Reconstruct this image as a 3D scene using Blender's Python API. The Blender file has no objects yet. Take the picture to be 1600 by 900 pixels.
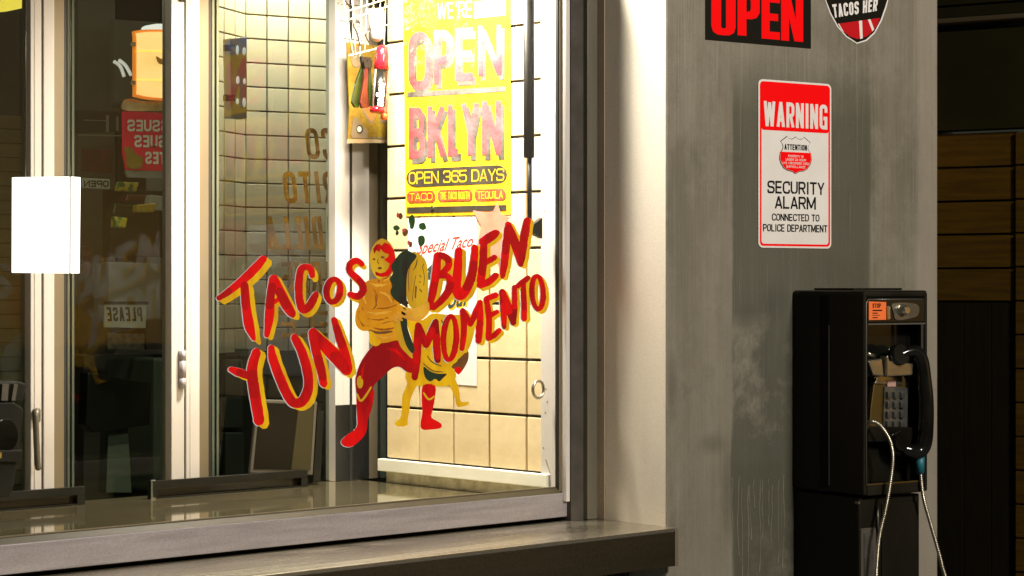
import bpy, bmesh, math, random
from math import sin, cos, radians, pi
from mathutils import Vector as V, Matrix
from mathutils.geometry import tessellate_polygon
random.seed(7)
sc = bpy.context.scene
col = sc.collection

# ---------------------------------------------------------------- camera
YAW = radians(42.7); FPX = 3250.0; CAM = V((0, 0, 1.5))
FW = V((sin(YAW), cos(YAW), 0)); RT = V((cos(YAW), -sin(YAW), 0))
cd = bpy.data.cameras.new('camera'); cam = bpy.data.objects.new('camera', cd); col.objects.link(cam)
cam.location = CAM; cam.rotation_euler = (pi/2, 0, -YAW)
cd.sensor_width = 36; cd.lens = 36*FPX/1600; cd.clip_start = .05; cd.clip_end = 500
sc.camera = cam
# ---------------------------------------------------------------- world (night) and lamps
w = bpy.data.worlds.new('World'); sc.world = w; w.use_nodes = True
nt = w.node_tree; bg = nt.nodes['Background']
sky = nt.nodes.new('ShaderNodeTexSky'); sky.sky_type = 'NISHITA'; sky.sun_disc = False
sky.sun_elevation = radians(8); sky.sun_rotation = radians(150)
nt.links.new(sky.outputs[0], bg.inputs[0]); bg.inputs[1].default_value = 0.008
def lamp(name, kind, loc, energy, color, size=.2, size_y=None, aim=None, spot=None):
    l = bpy.data.lights.new(name, kind); l.energy = energy; l.color = color
    if kind == 'AREA':
        l.shape = 'RECTANGLE' if size_y else 'DISK'; l.size = size
        if size_y: l.size_y = size_y
    elif kind in ('POINT', 'SPOT'):
        l.shadow_soft_size = size
    if spot: l.spot_size = radians(spot); l.spot_blend = .6
    o = bpy.data.objects.new(name, l); col.objects.link(o); o.location = loc
    if aim is not None:
        o.rotation_euler = (V(aim)-V(loc)).to_track_quat('-Z', 'Y').to_euler()
    return o
lamp('street_lamp_light', 'AREA', (3.4, -2.6, 4.6), 440, (1, .92, .82), 1.2, aim=(3.8, 3.6, 1.3))
hl = lamp('hatch_tube_light', 'AREA', (3.43, 4.14, 2.50), 60, (1, .92, .81), .10, .30, aim=(3.50, 4.10, 1.0)); hl.data.spread = radians(150)
lamp('room_tube_light', 'AREA', (4.6, 6.0, 2.7), 36, (1, .92, .80), .5, 1.0, aim=(4.9, 6.3, 0))
lamp('room_left_light', 'POINT', (3.0, 5.5, 2.5), 16, (1, .92, .75), .1)
lamp('alley_lamp_light', 'POINT', (5.9, 4.4, 2.0), .5, (1, .62, .22), .1)
sc.view_settings.view_transform = 'Standard'; sc.view_settings.look = 'None'
sc.view_settings.exposure = 0; sc.view_settings.gamma = 1
sc.cycles.max_bounces = 8; sc.cycles.transparent_max_bounces = 16
sc.cycles.sample_clamp_indirect = 4

# ---------------------------------------------------------------- materials
def mat(name, c, rough=.5, metal=0, c2=None, scale=6, stretch=(1, 1, 1), bump=0, bscale=None, bstretch=None,
        coat=0, rvar=0, orand=0, bdist=.01, grain=0, detail=5, spec=.5, lo=.35, hi=.65, aniso=0):
    m = bpy.data.materials.new(name); m.use_nodes = True; n = m.node_tree; L = n.links.new
    b = n.nodes['Principled BSDF']
    b.inputs['Base Color'].default_value = (*c, 1); b.inputs['Roughness'].default_value = rough
    b.inputs['Metallic'].default_value = metal; b.inputs['Coat Weight'].default_value = coat
    b.inputs['Specular IOR Level'].default_value = spec; b.inputs['Coat Roughness'].default_value = .08
    tc = n.nodes.new('ShaderNodeTexCoord')
    def noise(s, st, d=5):
        mp = n.nodes.new('ShaderNodeMapping'); mp.inputs['Scale'].default_value = st
        L(tc.outputs['Object'], mp.inputs[0])
        t = n.nodes.new('ShaderNodeTexNoise'); t.inputs['Scale'].default_value = s; t.inputs['Detail'].default_value = d
        L(mp.outputs[0], t.inputs[0]); return t
    if c2 is not None or rvar:
        t = noise(scale, stretch, detail)
        r = n.nodes.new('ShaderNodeMapRange'); r.inputs[1].default_value = lo; r.inputs[2].default_value = hi
        L(t.outputs[0], r.inputs[0])
        if c2 is not None:
            mx = n.nodes.new('ShaderNodeMix'); mx.data_type = 'RGBA'
            mx.inputs[6].default_value = (*c, 1); mx.inputs[7].default_value = (*c2, 1)
            L(r.outputs[0], mx.inputs[0]); L(mx.outputs[2], b.inputs['Base Color'])
        if rvar:
            r2 = n.nodes.new('ShaderNodeMapRange'); r2.inputs[3].default_value = rough; r2.inputs[4].default_value = rough+rvar
            L(r.outputs[0], r2.inputs[0]); L(r2.outputs[0], b.inputs['Roughness'])
    if grain:     # crystalline fleck of rolled and galvanised metal
        t = noise(420, (1, 1, 1), 2); gr = n.nodes.new('ShaderNodeMapRange'); gr.inputs[1].default_value = .3; gr.inputs[2].default_value = .7
        gr.inputs[3].default_value = 1-grain; gr.inputs[4].default_value = 1+grain; L(t.outputs[0], gr.inputs[0])
        h2 = n.nodes.new('ShaderNodeHueSaturation'); L(b.inputs['Base Color'].links[0].from_socket, h2.inputs['Color']); L(gr.outputs[0], h2.inputs['Value']); L(h2.outputs[0], b.inputs['Base Color'])
    if orand:     # every piece of a kind a little lighter or darker than its neighbours
        oi = n.nodes.new('ShaderNodeObjectInfo'); hs = n.nodes.new('ShaderNodeHueSaturation'); rr = n.nodes.new('ShaderNodeMapRange')
        rr.inputs[3].default_value = 1-orand; rr.inputs[4].default_value = 1+orand; L(oi.outputs['Random'], rr.inputs[0])
        src = b.inputs['Base Color'].links[0].from_socket; L(src, hs.inputs['Color']); L(rr.outputs[0], hs.inputs['Value']); L(hs.outputs[0], b.inputs['Base Color'])
    if bump:
        t = noise(bscale or scale, bstretch or stretch, 6)
        bm = n.nodes.new('ShaderNodeBump'); bm.inputs['Strength'].default_value = bump; bm.inputs['Distance'].default_value = bdist
        L(t.outputs[0], bm.inputs['Height']); L(bm.outputs[0], b.inputs['Normal'])
        if bdist > .01: L(bm.outputs[0], b.inputs['Coat Normal'])
    return m
def emis(name, c, s, c2=None, scale=5):
    m = mat(name, c, .4, 0); b = m.node_tree.nodes['Principled BSDF']
    b.inputs['Emission Color'].default_value = (*c, 1); b.inputs['Emission Strength'].default_value = s
    if c2 is not None:
        n = m.node_tree; t = n.nodes.new('ShaderNodeTexNoise'); t.inputs['Scale'].default_value = scale
        tc = n.nodes.new('ShaderNodeTexCoord'); n.links.new(tc.outputs['Object'], t.inputs[0])
        mx = n.nodes.new('ShaderNodeMix'); mx.data_type = 'RGBA'
        mx.inputs[6].default_value = (*c, 1); mx.inputs[7].default_value = (*c2, 1)
        n.links.new(t.outputs[0], mx.inputs[0]); n.links.new(mx.outputs[2], b.inputs['Emission Color'])
    return m
def glass_mat(name, tint=(1, 1, 1), refl=1.0, rough=.0):
    m = bpy.data.materials.new(name); m.use_nodes = True; n = m.node_tree; n.nodes.clear()
    out = n.nodes.new('ShaderNodeOutputMaterial'); mx = n.nodes.new('ShaderNodeMixShader')
    tr = n.nodes.new('ShaderNodeBsdfTransparent'); gl = n.nodes.new('ShaderNodeBsdfGlossy'); fr = n.nodes.new('ShaderNodeFresnel')
    tr.inputs[0].default_value = (*tint, 1); gl.inputs['Roughness'].default_value = rough; fr.inputs[0].default_value = 1.45
    mu = n.nodes.new('ShaderNodeMath'); mu.operation = 'MULTIPLY'; mu.inputs[1].default_value = refl
    ge = n.nodes.new('ShaderNodeNewGeometry'); iv = n.nodes.new('ShaderNodeMath'); iv.operation = 'SUBTRACT'; iv.inputs[0].default_value = 1
    m2 = n.nodes.new('ShaderNodeMath'); m2.operation = 'MULTIPLY'   # reflect on the entering side only
    n.links.new(ge.outputs['Backfacing'], iv.inputs[1]); n.links.new(fr.outputs[0], mu.inputs[0])
    n.links.new(mu.outputs[0], m2.inputs[0]); n.links.new(iv.outputs[0], m2.inputs[1]); n.links.new(m2.outputs[0], mx.inputs[0])
    n.links.new(tr.outputs[0], mx.inputs[1]); n.links.new(gl.outputs[0], mx.inputs[2]); n.links.new(mx.outputs[0], out.inputs[0])
    return m
BR = (40, 40, .5)      # vertical brushing
M = {}
M['alu'] = mat('satin_aluminium', (.31, .28, .285), .42, .3, (.36, .325, .33), 5, (1, 1, 14), .04, 60, (1, 1, 1), rvar=.1, grain=0.16)
M['alu_shaded'] = mat('satin_aluminium_shaded', (.17, .155, .115), .42, .4, (.145, .132, .098), 5, (6, 6, .6), .04, 70, (1, 1, 1), grain=0.2)  # darker copy of satin_aluminium: the side rail's shade put into the colour
M['lip'] = mat('pinkish_lip', (.36, .29, .21), .5, .2, (.30, .24, .175), 9, (1, 1, .3), grain=0.18)
M['gasket'] = mat('black_gasket', (.015, .015, .012), .6)
M['white'] = mat('white_powder_coat', (.62, .58, .54), .4, 0, (.56, .52, .475), 3, (1, 1, .2), .03, 40, grain=0.04)
M['bead'] = mat('bronze_shade_bead', (.23, .19, .12), .45, .4, (.19, .155, .10), 8, (1, 1, .3))  # bronze on the window; on the doors the tan stands for shade
M['apron'] = mat('shaded_apron_steel', (.14, .12, .075), .3, .9, (.10, .088, .055), 3, (.6, 6, 6), .03, 30, grain=0.25)  # ledge steel darkened: the front face's shade is put into the colour
M['steelledge'] = mat('ledge_steel', (.56, .51, .40), .20, .9, (.44, .40, .31), 3, (.6, 6, 6), .03, 30, (1, 8, 8), rvar=.12, grain=0.22)
M['counter'] = mat('counter_steel', (.36, .31, .18), .045, .8, (.29, .25, .145), 4, (1, 3, 3), .008, 9, rvar=.03, grain=0.08)
M['tile'] = mat('cream_tile', (.80, .66, .40), .28, 0, (.70, .56, .32), 7, (1, 1, 1), .10, 30, detail=8, coat=.2, orand=.10, grain=0.05)
M['grout'] = mat('dark_grout', (.035, .03, .02), .8, 0, (.06, .05, .04), 20)
M['sill'] = mat('white_sill', (.82, .82, .72), .35, 0, (.74, .73, .62), 8, (1, 1, 3))
M['stucco'] = mat('rough_stucco', (.55, .52, .42), .9, 0, (.35, .33, .26), 30, bump=.6, bscale=60)
M['black'] = mat('black_plastic', (.006, .006, .004), .45, 0, (.010, .010, .007), 10, bump=.03, bscale=50, spec=.25)
M['blackgloss'] = mat('gloss_black', (.004, .004, .003), .12, 0, (.008, .008, .006), 8, rvar=.12, coat=.25, spec=.4)
M['phoneside'] = mat('phone_black_enamel', (.006, .005, .0025), .42, 0, (.012, .010, .005), 7, (1, 1, .4), .08, 60, rvar=.2, spec=.16, grain=0.3)
M['chrome'] = mat('worn_chrome', (.74, .68, .52), .16, .95, (.50, .45, .32), 15, rvar=.15, bump=.05)
M['brass'] = mat('worn_brass_plate', (.24, .17, .05), .3, .9, (.14, .10, .035), 12, rvar=.2)
M['key'] = mat('metal_key', (.30, .30, .27), .22, .8, (.18, .18, .16), 20)
M['cable'] = mat('armoured_steel', (.50, .46, .36), .3, .9, (.45, .40, .28), 30)
M['teal'] = mat('teal_sleeve', (.01, .13, .16), .5)
M['orange'] = mat('orange_decal', (.85, .17, .03), .5)
M['darktext'] = mat('dark_print', (.01, .01, .01), .5, spec=.1)
M['red'] = mat('red_window_paint', (.80, .004, .004), .5, 0, (.30, .003, .005), 16, (1, 1, .35), .25, 60, (1, 1, .25), lo=.46, hi=.70, spec=.15)
M['darkred'] = mat('dark_red_window_paint', (.30, .004, .006), .5, 0, (.58, .004, .004), 14, (1, 1, .4), .2, 50, (1, 1, .3), lo=.52, hi=.75, spec=.15)
M['midred'] = mat('thick_red_window_paint', (.46, .004, .005), .5, 0, (.70, .004, .004), 18, (1, 1, .35), .25, 60, (1, 1, .3), lo=.48, hi=.66, spec=.15)
M['yellow'] = mat('yellow_window_paint', (.90, .56, .006), .5, 0, (.70, .36, .005), 26, (1, 1, .4), .2, 60, spec=.2)
M['paintwhite'] = mat('white_window_underpaint', (.72, .74, .76), .5, 0, (.55, .56, .6), 30)
M['skin'] = mat('ochre_skin_paint', (.82, .38, .008), .5, 0, (.60, .22, .008), 9, (1, 1, .6), .2, 60, spec=.2)
M['skin2'] = mat('light_ochre_paint', (.86, .46, .03), .5, 0, (.66, .29, .02), 14, (1, 1, 1), .2, 60)
M['gold'] = mat('gold_paint', (.82, .52, .015), .5, 0, (.56, .31, .015), 12, (1, 1, .4), .2, 60, spec=.2)
M['umber'] = mat('umber_paint', (.20, .07, .01), .5, 0, (.12, .05, .01), 30)
M['green'] = mat('dark_green_paint', (.010, .045, .018), .4, 0, (.02, .012, .008), 25, (1, 1, .5), .2, 50)
M['green2'] = mat('leaf_green_paint', (.03, .11, .02), .4, 0, (.01, .03, .01), 60, (1, 1, .5))
M['posteryellow'] = mat('laminated_yellow', (.88, .54, .012), .30, 0, (.86, .52, .015), 3, bump=1, bscale=6, bstretch=(1, 1, 1), coat=1, bdist=.022)
M['posterpink'] = mat('faded_red_print', (.56, .04, .05), .30, 0, (.74, .13, .13), 7, coat=1, bump=1, bscale=6, bdist=.022)
M['postergrey'] = mat('faded_black_print', (.08, .068, .055), .28, 0, (.16, .14, .12), 14, coat=1, bump=1, bscale=6, bdist=.022)
M['posterdark'] = mat('black_capsule_print', (.030, .026, .018), .4, 0, (.06, .05, .04), 14, coat=.4, spec=.3)
M['posterblue'] = mat('faded_blue_print', (.05, .07, .18), .25, 0, (.12, .15, .28), 12, coat=.2)
M['posterred'] = mat('poster_red_badge', (.36, .04, .012), .2, 0, (.45, .10, .05), 30, coat=.4)
M['paper'] = mat('white_paper', (.80, .78, .74), .6, 0, (.76, .74, .69), 5)
M['papertext'] = mat('red_script_print', (.48, .04, .03), .6)
M['tealtext'] = mat('teal_print', (.03, .05, .05), .6)
M['coral'] = mat('coral_paper', (.72, .17, .10), .6, 0, (.72, .26, .18), 12, bump=.2, bscale=15)
M['goldcard'] = mat('gold_card', (.30, .19, .012), .5, 0, (.24, .15, .01), 40, bump=.3, bscale=80)
M['cardedge'] = mat('tan_card_edge', (.45, .33, .18), .6)
M['taupe'] = mat('taupe_print', (.22, .17, .10), .6)
M['cardorange'] = mat('orange_print', (.80, .16, .03), .5)
M['wire'] = mat('white_wire', (.80, .78, .55), .35)
M['hook'] = mat('dark_hook', (.09, .08, .06), .3, .8)
M['candyred'] = mat('glossy_red', (.70, .01, .02), .2, 0, coat=.5)
M['silverfoil'] = mat('silver_foil', (.6, .6, .62), .2, .9)
M['packgreen'] = mat('green_pack', (.006, .014, .001), .3, 0, (.016, .026, .002), 40, coat=.2)
M['packred'] = mat('red_pack', (.035, .0015, .001), .35, 0, (.08, .006, .002), 50, coat=.2)
M['signred'] = mat('sign_red', (.95, .002, .003), .5, spec=.08)
M['signwhite'] = mat('sign_white', (.78, .75, .70), .45, 0, (.74, .70, .64), 12)
M['signblack'] = mat('sign_black', (.008, .007, .004), .5, spec=.1)
M['whiteprint'] = mat('white_print', (.80, .76, .72), .5)
M['brickdark'] = mat('dark_speckled_stone', (.012, .012, .012), .3, 0, (.16, .16, .15), 120, bump=1, bscale=120, lo=.56, hi=.66)
M['void'] = mat('dark_wall_paint', (.02, .018, .014), .8, 0, (.03, .027, .02), 3)
M['roomwall'] = mat('dim_room_wall', (.11, .11, .075), .7, 0, (.07, .072, .05), 3, bump=.1)
M['roomtile'] = mat('back_room_tile', (.52, .47, .36), .35, 0, (.40, .355, .265), 3, detail=8, bump=.05, bscale=20, orand=.12)
M['roomgrout'] = mat('back_room_grout', (.03, .022, .008), .8)
M['asphalt'] = mat('pavement', (.10, .095, .09), .85, 0, (.06, .06, .055), 8, bump=.4, bscale=60)
M['woodamber'] = mat('amber_stained_board', (.060, .031, .001), .8, 0, (.036, .018, .0007), 5, (1, 1, 12), .15, 12, (1, 1, 20), spec=.1)
M['wooddark'] = mat('dark_board', (.006, .0045, .0004), .8, 0, (.004, .003, .0003), 6, (12, 12, 1), .1, spec=.1)
M['olive'] = mat('olive_fascia', (.011, .009, .0008), .8, 0, (.007, .006, .0005), 4, spec=.1)
M['rubber'] = mat('strut_black', (.008, .007, .005), .5, 0, spec=.2)
M['menubrown'] = mat('brown_menu_paint', (.035, .014, .003), .6, 0, (.13, .055, .010), 16, spec=.05)
M['glowwhite'] = emis('reflection_panel_glow', (1, .98, .96), 2.2)  # glow put in for a bright reflection in the window
M['amberglow'] = emis('amber_light_box', (1, .50, .12), 1.25, (1, .88, .45), 9)
M['lampyellow'] = emis('yellow_lamp', (1, .78, .10), 1.2)
M['tubeglow'] = emis('white_lamp_glass', (.9, .95, 1), 1.1)
M['dimglow'] = emis('dim_reflection_glow', (.9, .95, 1), .45)  # glow put in for glints and curved reflections
M['crimson'] = mat('crimson_board', (.85, .008, .05), .5)
M['greypaper'] = mat('grey_paper', (.22, .21, .19), .7, 0, (.16, .16, .14), 5)
M['greenish'] = mat('dim_green_grey', (.06, .07, .055), .5, 0, (.04, .05, .04), 6)
M['screen'] = mat('dark_screen', (.006, .005, .003), .3, 0, (.010, .008, .005), 3, spec=.2)
M['bezel'] = mat('grey_bezel', (.13, .12, .10), .35, .5)
M['packmix'] = mat('mixed_packets', (.45, .36, .02), .4, 0, (.02, .12, .05), 30, lo=.45, hi=.55)
M['glass_outer'] = glass_mat('window_glass', (.97, .97, .95), 1.0)
M['glass_inner'] = glass_mat('door_glass', (.80, .84, .78), .9)
M['edgeglass'] = mat('green_glass_edge', (.10, .13, .10), .15, .4, (.16, .18, .14), 5, (1, 1, .3))
M['brownpaint'] = M['menubrown']

def P_hit(px, py):
    a_ = radians(-8.9); o_ = V((3.81, 3.56, 0)); yv = V((-sin(a_), cos(a_), 0)); d = FW + RT*((px-800)/FPX) + V((0, 0, (450-py)/FPX))
    q_ = CAM + d*(-(CAM-o_).dot(yv)/d.dot(yv)) - o_; return q_.dot(V((cos(a_), sin(a_), 0))), q_.z
def pillar_mat():
    m = bpy.data.materials.new('streaked_steel'); m.use_nodes = True; n = m.node_tree; L = n.links.new
    b = n.nodes['Principled BSDF']; b.inputs['Metallic'].default_value = .25
    tc = n.nodes.new('ShaderNodeTexCoord')
    def noise(s, st, d=6, rough=.6):
        mp = n.nodes.new('ShaderNodeMapping'); mp.inputs['Scale'].default_value = st; L(tc.outputs['Object'], mp.inputs[0])
        t = n.nodes.new('ShaderNodeTexNoise'); t.inputs['Scale'].default_value = s; t.inputs['Detail'].default_value = d
        t.inputs['Roughness'].default_value = rough; L(mp.outputs[0], t.inputs[0]); return t.outputs[0]
    def rng(x, a, b_, c=0, d=1):
        r = n.nodes.new('ShaderNodeMapRange'); r.inputs[1].default_value = a; r.inputs[2].default_value = b_
        r.inputs[3].default_value = c; r.inputs[4].default_value = d; L(x, r.inputs[0]); return r.outputs[0]
    def mix(f, a, c):
        x = n.nodes.new('ShaderNodeMix'); x.data_type = 'RGBA'
        for s, v in ((6, a), (7, c)):
            if isinstance(v, tuple): x.inputs[s].default_value = (*v, 1)
            else: L(v, x.inputs[s])
        L(f, x.inputs[0]); return x.outputs[2]
    def mul(a, b_):
        x = n.nodes.new('ShaderNodeMath'); x.operation = 'MULTIPLY'
        for i, v in enumerate((a, b_)):
            if isinstance(v, float): x.inputs[i].default_value = v
            else: L(v, x.inputs[i])
        return x.outputs[0]
    big = rng(noise(2.4, (1, 1, .35)), .38, .62)
    c = mix(big, (.145, .131, .092), (.250, .225, .170))
    c = mix(mul(rng(noise(5.5, (1, 1, .8), 9, .75),   .45, .60), .6), c, (.265, .242, .188))
    brush = rng(noise(30, (3, 3, .06), 4), .35, .7)
    c = mix(mul(brush, .3), c, (.31, .28, .22))
    # darker field with a ragged outline in the middle of the sheet
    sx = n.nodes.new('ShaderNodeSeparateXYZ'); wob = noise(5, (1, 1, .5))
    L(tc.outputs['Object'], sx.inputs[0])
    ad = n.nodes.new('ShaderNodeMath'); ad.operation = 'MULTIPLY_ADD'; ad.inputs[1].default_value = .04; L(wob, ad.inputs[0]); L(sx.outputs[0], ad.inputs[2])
    left = rng(ad.outputs[0], .230, .238); right = rng(ad.outputs[0], .716, .706)
    mxm = n.nodes.new('ShaderNodeMath'); mxm.operation = 'MAXIMUM'
    L(rng(noise(3.2, (1, 1, .8), 8, .7), .42, .52), mxm.inputs[0]); L(rng(sx.outputs[2], 1.38, 1.44), mxm.inputs[1])
    field = mul(mul(mul(left, right), mul(mxm.outputs[0], rng(sx.outputs[2], 2.10, 1.95))), .85)
    c = mix(field, c, (.088, .088, .062))
    c = mix(mul(rng(ad.outputs[0], .88, .90), .6), c, (.34, .30, .24))  # light caught along the bent right edge, put into the colour
    def blob(x_, z_, rx, rz):      # a soft grimy smudge of its own shape
        a_ = n.nodes.new('ShaderNodeCombineXYZ'); xx = n.nodes.new('ShaderNodeMath'); xx.operation = 'MULTIPLY_ADD'; xx.inputs[1].default_value = 1/rx; xx.inputs[2].default_value = -x_/rx
        zz_ = n.nodes.new('ShaderNodeMath'); zz_.operation = 'MULTIPLY_ADD'; zz_.inputs[1].default_value = 1/rz; zz_.inputs[2].default_value = -z_/rz
        L(ad.outputs[0], xx.inputs[0]); L(sx.outputs[2], zz_.inputs[0]); L(xx.outputs[0], a_.inputs[0]); L(zz_.outputs[0], a_.inputs[2])
        ln = n.nodes.new('ShaderNodeVectorMath'); ln.operation = 'LENGTH'; L(a_.outputs[0], ln.inputs[0]); return rng(ln.outputs['Value'], 1, .25)
    for x_, y_, rx, rz, k_ in ((1115, 693, .06, .035, .42), (1168, 500, .05, .05, .35), (1210, 470, .05, .07, .5), (1050, 600, .02, .10, .4), (1085, 245, .02, .03, .35), (1140, 760, .035, .16, .35)):
        a0_, z0_ = P_hit(x_, y_); c = mix(mul(blob(a0_+.02, z0_, rx, rz), k_), c, (.075, .072, .05))
    low = mul(mul(rng(ad.outputs[0], .236, .246), rng(ad.outputs[0], .41, .40)), rng(sx.outputs[2], 1.06, 1.04)); c = mix(mul(low, .55), c, (.095, .092, .06))
    drips = mul(mul(rng(noise(46, (2.2, 2.2, .035), 2), .60, .68), rng(sx.outputs[2], 1.62, 1.74)), .30)
    c = mix(drips, c, (.34, .31, .25))
    spots = rng(noise(7, (1, 1, 1), 8, .7), .62, .75)
    c = mix(mul(spots, .5), c, (.08, .07, .045))
    speck = rng(noise(160, (1, 1, 1), 2), .70, .76)
    c = mix(mul(speck, .4), c, (.55, .5, .42))
    scr = rng(noise(90, (2.5, 2.5, .02), 3), .63, .70); c = mix(mul(scr, .35), c, (.36, .33, .265))
    wear = rng(noise(11, (1, 1, .9), 10, .8), .56, .66); c = mix(mul(wear, .30), c, (.11, .105, .075))
    gr = rng(noise(420, (1, 1, 1), 2), .3, .7, .78, 1.22); h2 = n.nodes.new('ShaderNodeHueSaturation'); L(c, h2.inputs['Color']); L(gr, h2.inputs['Value']); c = h2.outputs[0]
    L(c, b.inputs['Base Color'])
    L(rng(noise(8, (2, 2, .3)), .3, .7, .38, .56), b.inputs['Roughness'])
    bp = n.nodes.new('ShaderNodeBump'); bp.inputs['Strength'].default_value = .12; bp.inputs['Distance'].default_value = .01
    L(noise(60, (3, 3, .05), 4), bp.inputs['Height']); L(bp.outputs[0], b.inputs['Normal'])
    return m
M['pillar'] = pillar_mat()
M['jamb'] = mat('brushed_jamb_steel', (.76, .71, .61), .5, .25, (.66, .61, .51), 6, (1, 1, .15), .05, 60, (1, 2, .08), rvar=.12, grain=0.12)
M['footshade'] = mat('painted_foot_shade', (.10, .10, .10), .30, .85, (.06, .06, .055), 5, (1, 1, .4))  # dark stand-in for the shade low on the door uprights
M['drip'] = mat('dried_drip', (.185, .172, .13), .6, .2)

# ---------------------------------------------------------------- geometry helpers
class Fr:
    "a place in the scene: local x runs right as seen from the pavement, local y into the building, z up"
    def __init__(s, loc, rot=0):
        s.o = V(loc); s.r = rot; s.x = V((cos(rot), sin(rot), 0)); s.y = V((-sin(rot), cos(rot), 0))
    def hit(s, px, py, yo=0.0):
        d = FW + RT*((px-800)/FPX) + V((0, 0, (450-py)/FPX))
        t = (yo - (CAM-s.o).dot(s.y))/d.dot(s.y)
        q = CAM + d*t - s.o
        return q.dot(s.x), q.z
    def hx(s, px, yo=0): return s.hit(px, 450, yo)[0]
    def sub(s, x, y, z, rot=0):
        return Fr(s.o + s.x*x + s.y*y + V((0, 0, z)), s.r+rot)

class MB:
    def __init__(s): s.v = []; s.f = []; s.sm = False
    def add(s, vs, fs):
        b = len(s.v); s.v += [tuple(v) for v in vs]; s.f += [tuple(i+b for i in f) for f in fs]; return s
    def box(s, x0, x1, y0, y1, z0, z1):
        return s.add([(x, y, z) for x in (x0, x1) for y in (y0, y1) for z in (z0, z1)],
              [(0, 1, 3, 2), (4, 6, 7, 5), (0, 4, 5, 1), (2, 3, 7, 6), (0, 2, 6, 4), (1, 5, 7, 3)])
    def prism(s, poly, y0, y1):
        "poly: (x,z) outline extruded along y"
        n = len(poly); vs = [(x, y0, z) for x, z in poly]+[(x, y1, z) for x, z in poly]
        tr = tessellate_polygon([[V((x, z, 0)) for x, z in poly]])
        fs = [tuple(t) for t in tr]+[tuple(i+n for i in reversed(t)) for t in tr]
        fs += [(i, (i+1) % n, (i+1) % n+n, i+n) for i in range(n)]
        return s.add(vs, fs)
    def hprism(s, poly, z0, z1):
        n = len(poly); vs = [(x, y, z0) for x, y in poly]+[(x, y, z1) for x, y in poly]
        tr = tessellate_polygon([[V((x, y, 0)) for x, y in poly]])
        fs = [tuple(t) for t in tr]+[tuple(i+n for i in reversed(t)) for t in tr]
        fs += [(i, (i+1) % n, (i+1) % n+n, i+n) for i in range(n)]
        return s.add(vs, fs)
    def tube(s, pts, r, seg=10, caps=True):
        pts = [V(p) for p in pts]; n = len(pts); rr = r if isinstance(r, list) else [r]*n
        up = None; rings = []
        for i, p in enumerate(pts):
            t = (pts[min(i+1, n-1)]-pts[max(i-1, 0)]).normalized()
            if up is None: up = t.orthogonal().normalized()
            up = (up - t*up.dot(t)).normalized(); sd = t.cross(up)
            rings.append([p+(up*cos(a)+sd*sin(a))*rr[i] for a in [2*pi*k/seg for k in range(seg)]])
        vs = [v for g in rings for v in g]; fs = []
        for i in range(n-1):
            for k in range(seg):
                k2 = (k+1) % seg; fs.append((i*seg+k, i*seg+k2, (i+1)*seg+k2, (i+1)*seg+k))
        if caps: fs += [tuple(range(seg))[::-1], tuple((n-1)*seg+k for k in range(seg))]
        s.sm = True
        return s.add(vs, fs)
    def ell(s, c, r, seg=14, rings=9):
        vs = []; fs = []
        for i in range(rings+1):
            a = pi*i/rings
            for k in range(seg):
                b = 2*pi*k/seg; vs.append((c[0]+r[0]*sin(a)*cos(b), c[1]+r[1]*sin(a)*sin(b), c[2]+r[2]*cos(a)))
        for i in range(rings):
            for k in range(seg):
                k2 = (k+1) % seg; fs.append((i*seg+k, i*seg+k2, (i+1)*seg+k2, (i+1)*seg+k))
        s.sm = True
        return s.add(vs, fs)
    def mesh(s, name, bevel=0, seg=2):
        me = bpy.data.meshes.new(name); me.from_pydata(s.v, [], s.f)
        bm = bmesh.new(); bm.from_mesh(me)
        bmesh.ops.recalc_face_normals(bm, faces=bm.faces)
        if bevel:
            bmesh.ops.bevel(bm, geom=[e for e in bm.edges if len(e.link_faces) == 2 and e.calc_face_angle(0) > .5], offset=bevel, segments=seg, affect='EDGES', profile=.6, clamp_overlap=True)
        if s.sm:
            for f in bm.faces: f.smooth = len(f.verts) <= 4
        bm.to_mesh(me); bm.free(); return me
    def obj(s, name, m, parent=None, bevel=0, label=None, seg=2, kind=None, loc=None):
        me = s.mesh(name, bevel, seg); me.materials.append(M[m] if isinstance(m, str) else m)
        o = bpy.data.objects.new(name, me); col.objects.link(o)
        if parent: o.parent = parent
        if label: o['label'] = label
        if kind: o['kind'] = kind
        if loc: o.location = loc
        return o
def thing(name, label, cat, fr, group=None):
    o = bpy.data.objects.new(name, None); col.objects.link(o); o.empty_display_size = .1
    o.location = fr.o; o.rotation_euler = (0, 0, fr.r); o['label'] = label; o['category'] = cat
    if group: o['group'] = group
    return o
def tag(o, label, cat, group=None):
    o['label'] = label; o['category'] = cat
    if group: o['group'] = group
    return o
def place(o, fr): o.location = fr.o; o.rotation_euler = (0, 0, fr.r); return o

_tc = {}
def text_geo(s, off, shear=0, space=1.0):
    k = (s, off, shear, space)
    if k not in _tc:
        c = bpy.data.curves.new('t', 'FONT'); c.body = s; c.size = 1; c.offset = off; c.shear = shear; c.space_character = space; c.resolution_u = 4
        o = bpy.data.objects.new('t', c); col.objects.link(o)
        dg = bpy.context.evaluated_depsgraph_get(); me = o.evaluated_get(dg).to_mesh()
        vs = [(v.co.x, v.co.y) for v in me.vertices]; fs = [tuple(p.vertices) for p in me.polygons]
        o.to_mesh_clear() if hasattr(o, 'to_mesh_clear') else None
        bpy.data.objects.remove(o); bpy.data.curves.remove(c)
        x0 = min(v[0] for v in vs); x1 = max(v[0] for v in vs); y0 = min(v[1] for v in vs); y1 = max(v[1] for v in vs)
        _tc[k] = ([((x-x0)/(x1-x0), (y-y0)/(y1-y0)) for x, y in vs], fs)
    return _tc[k]
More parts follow.
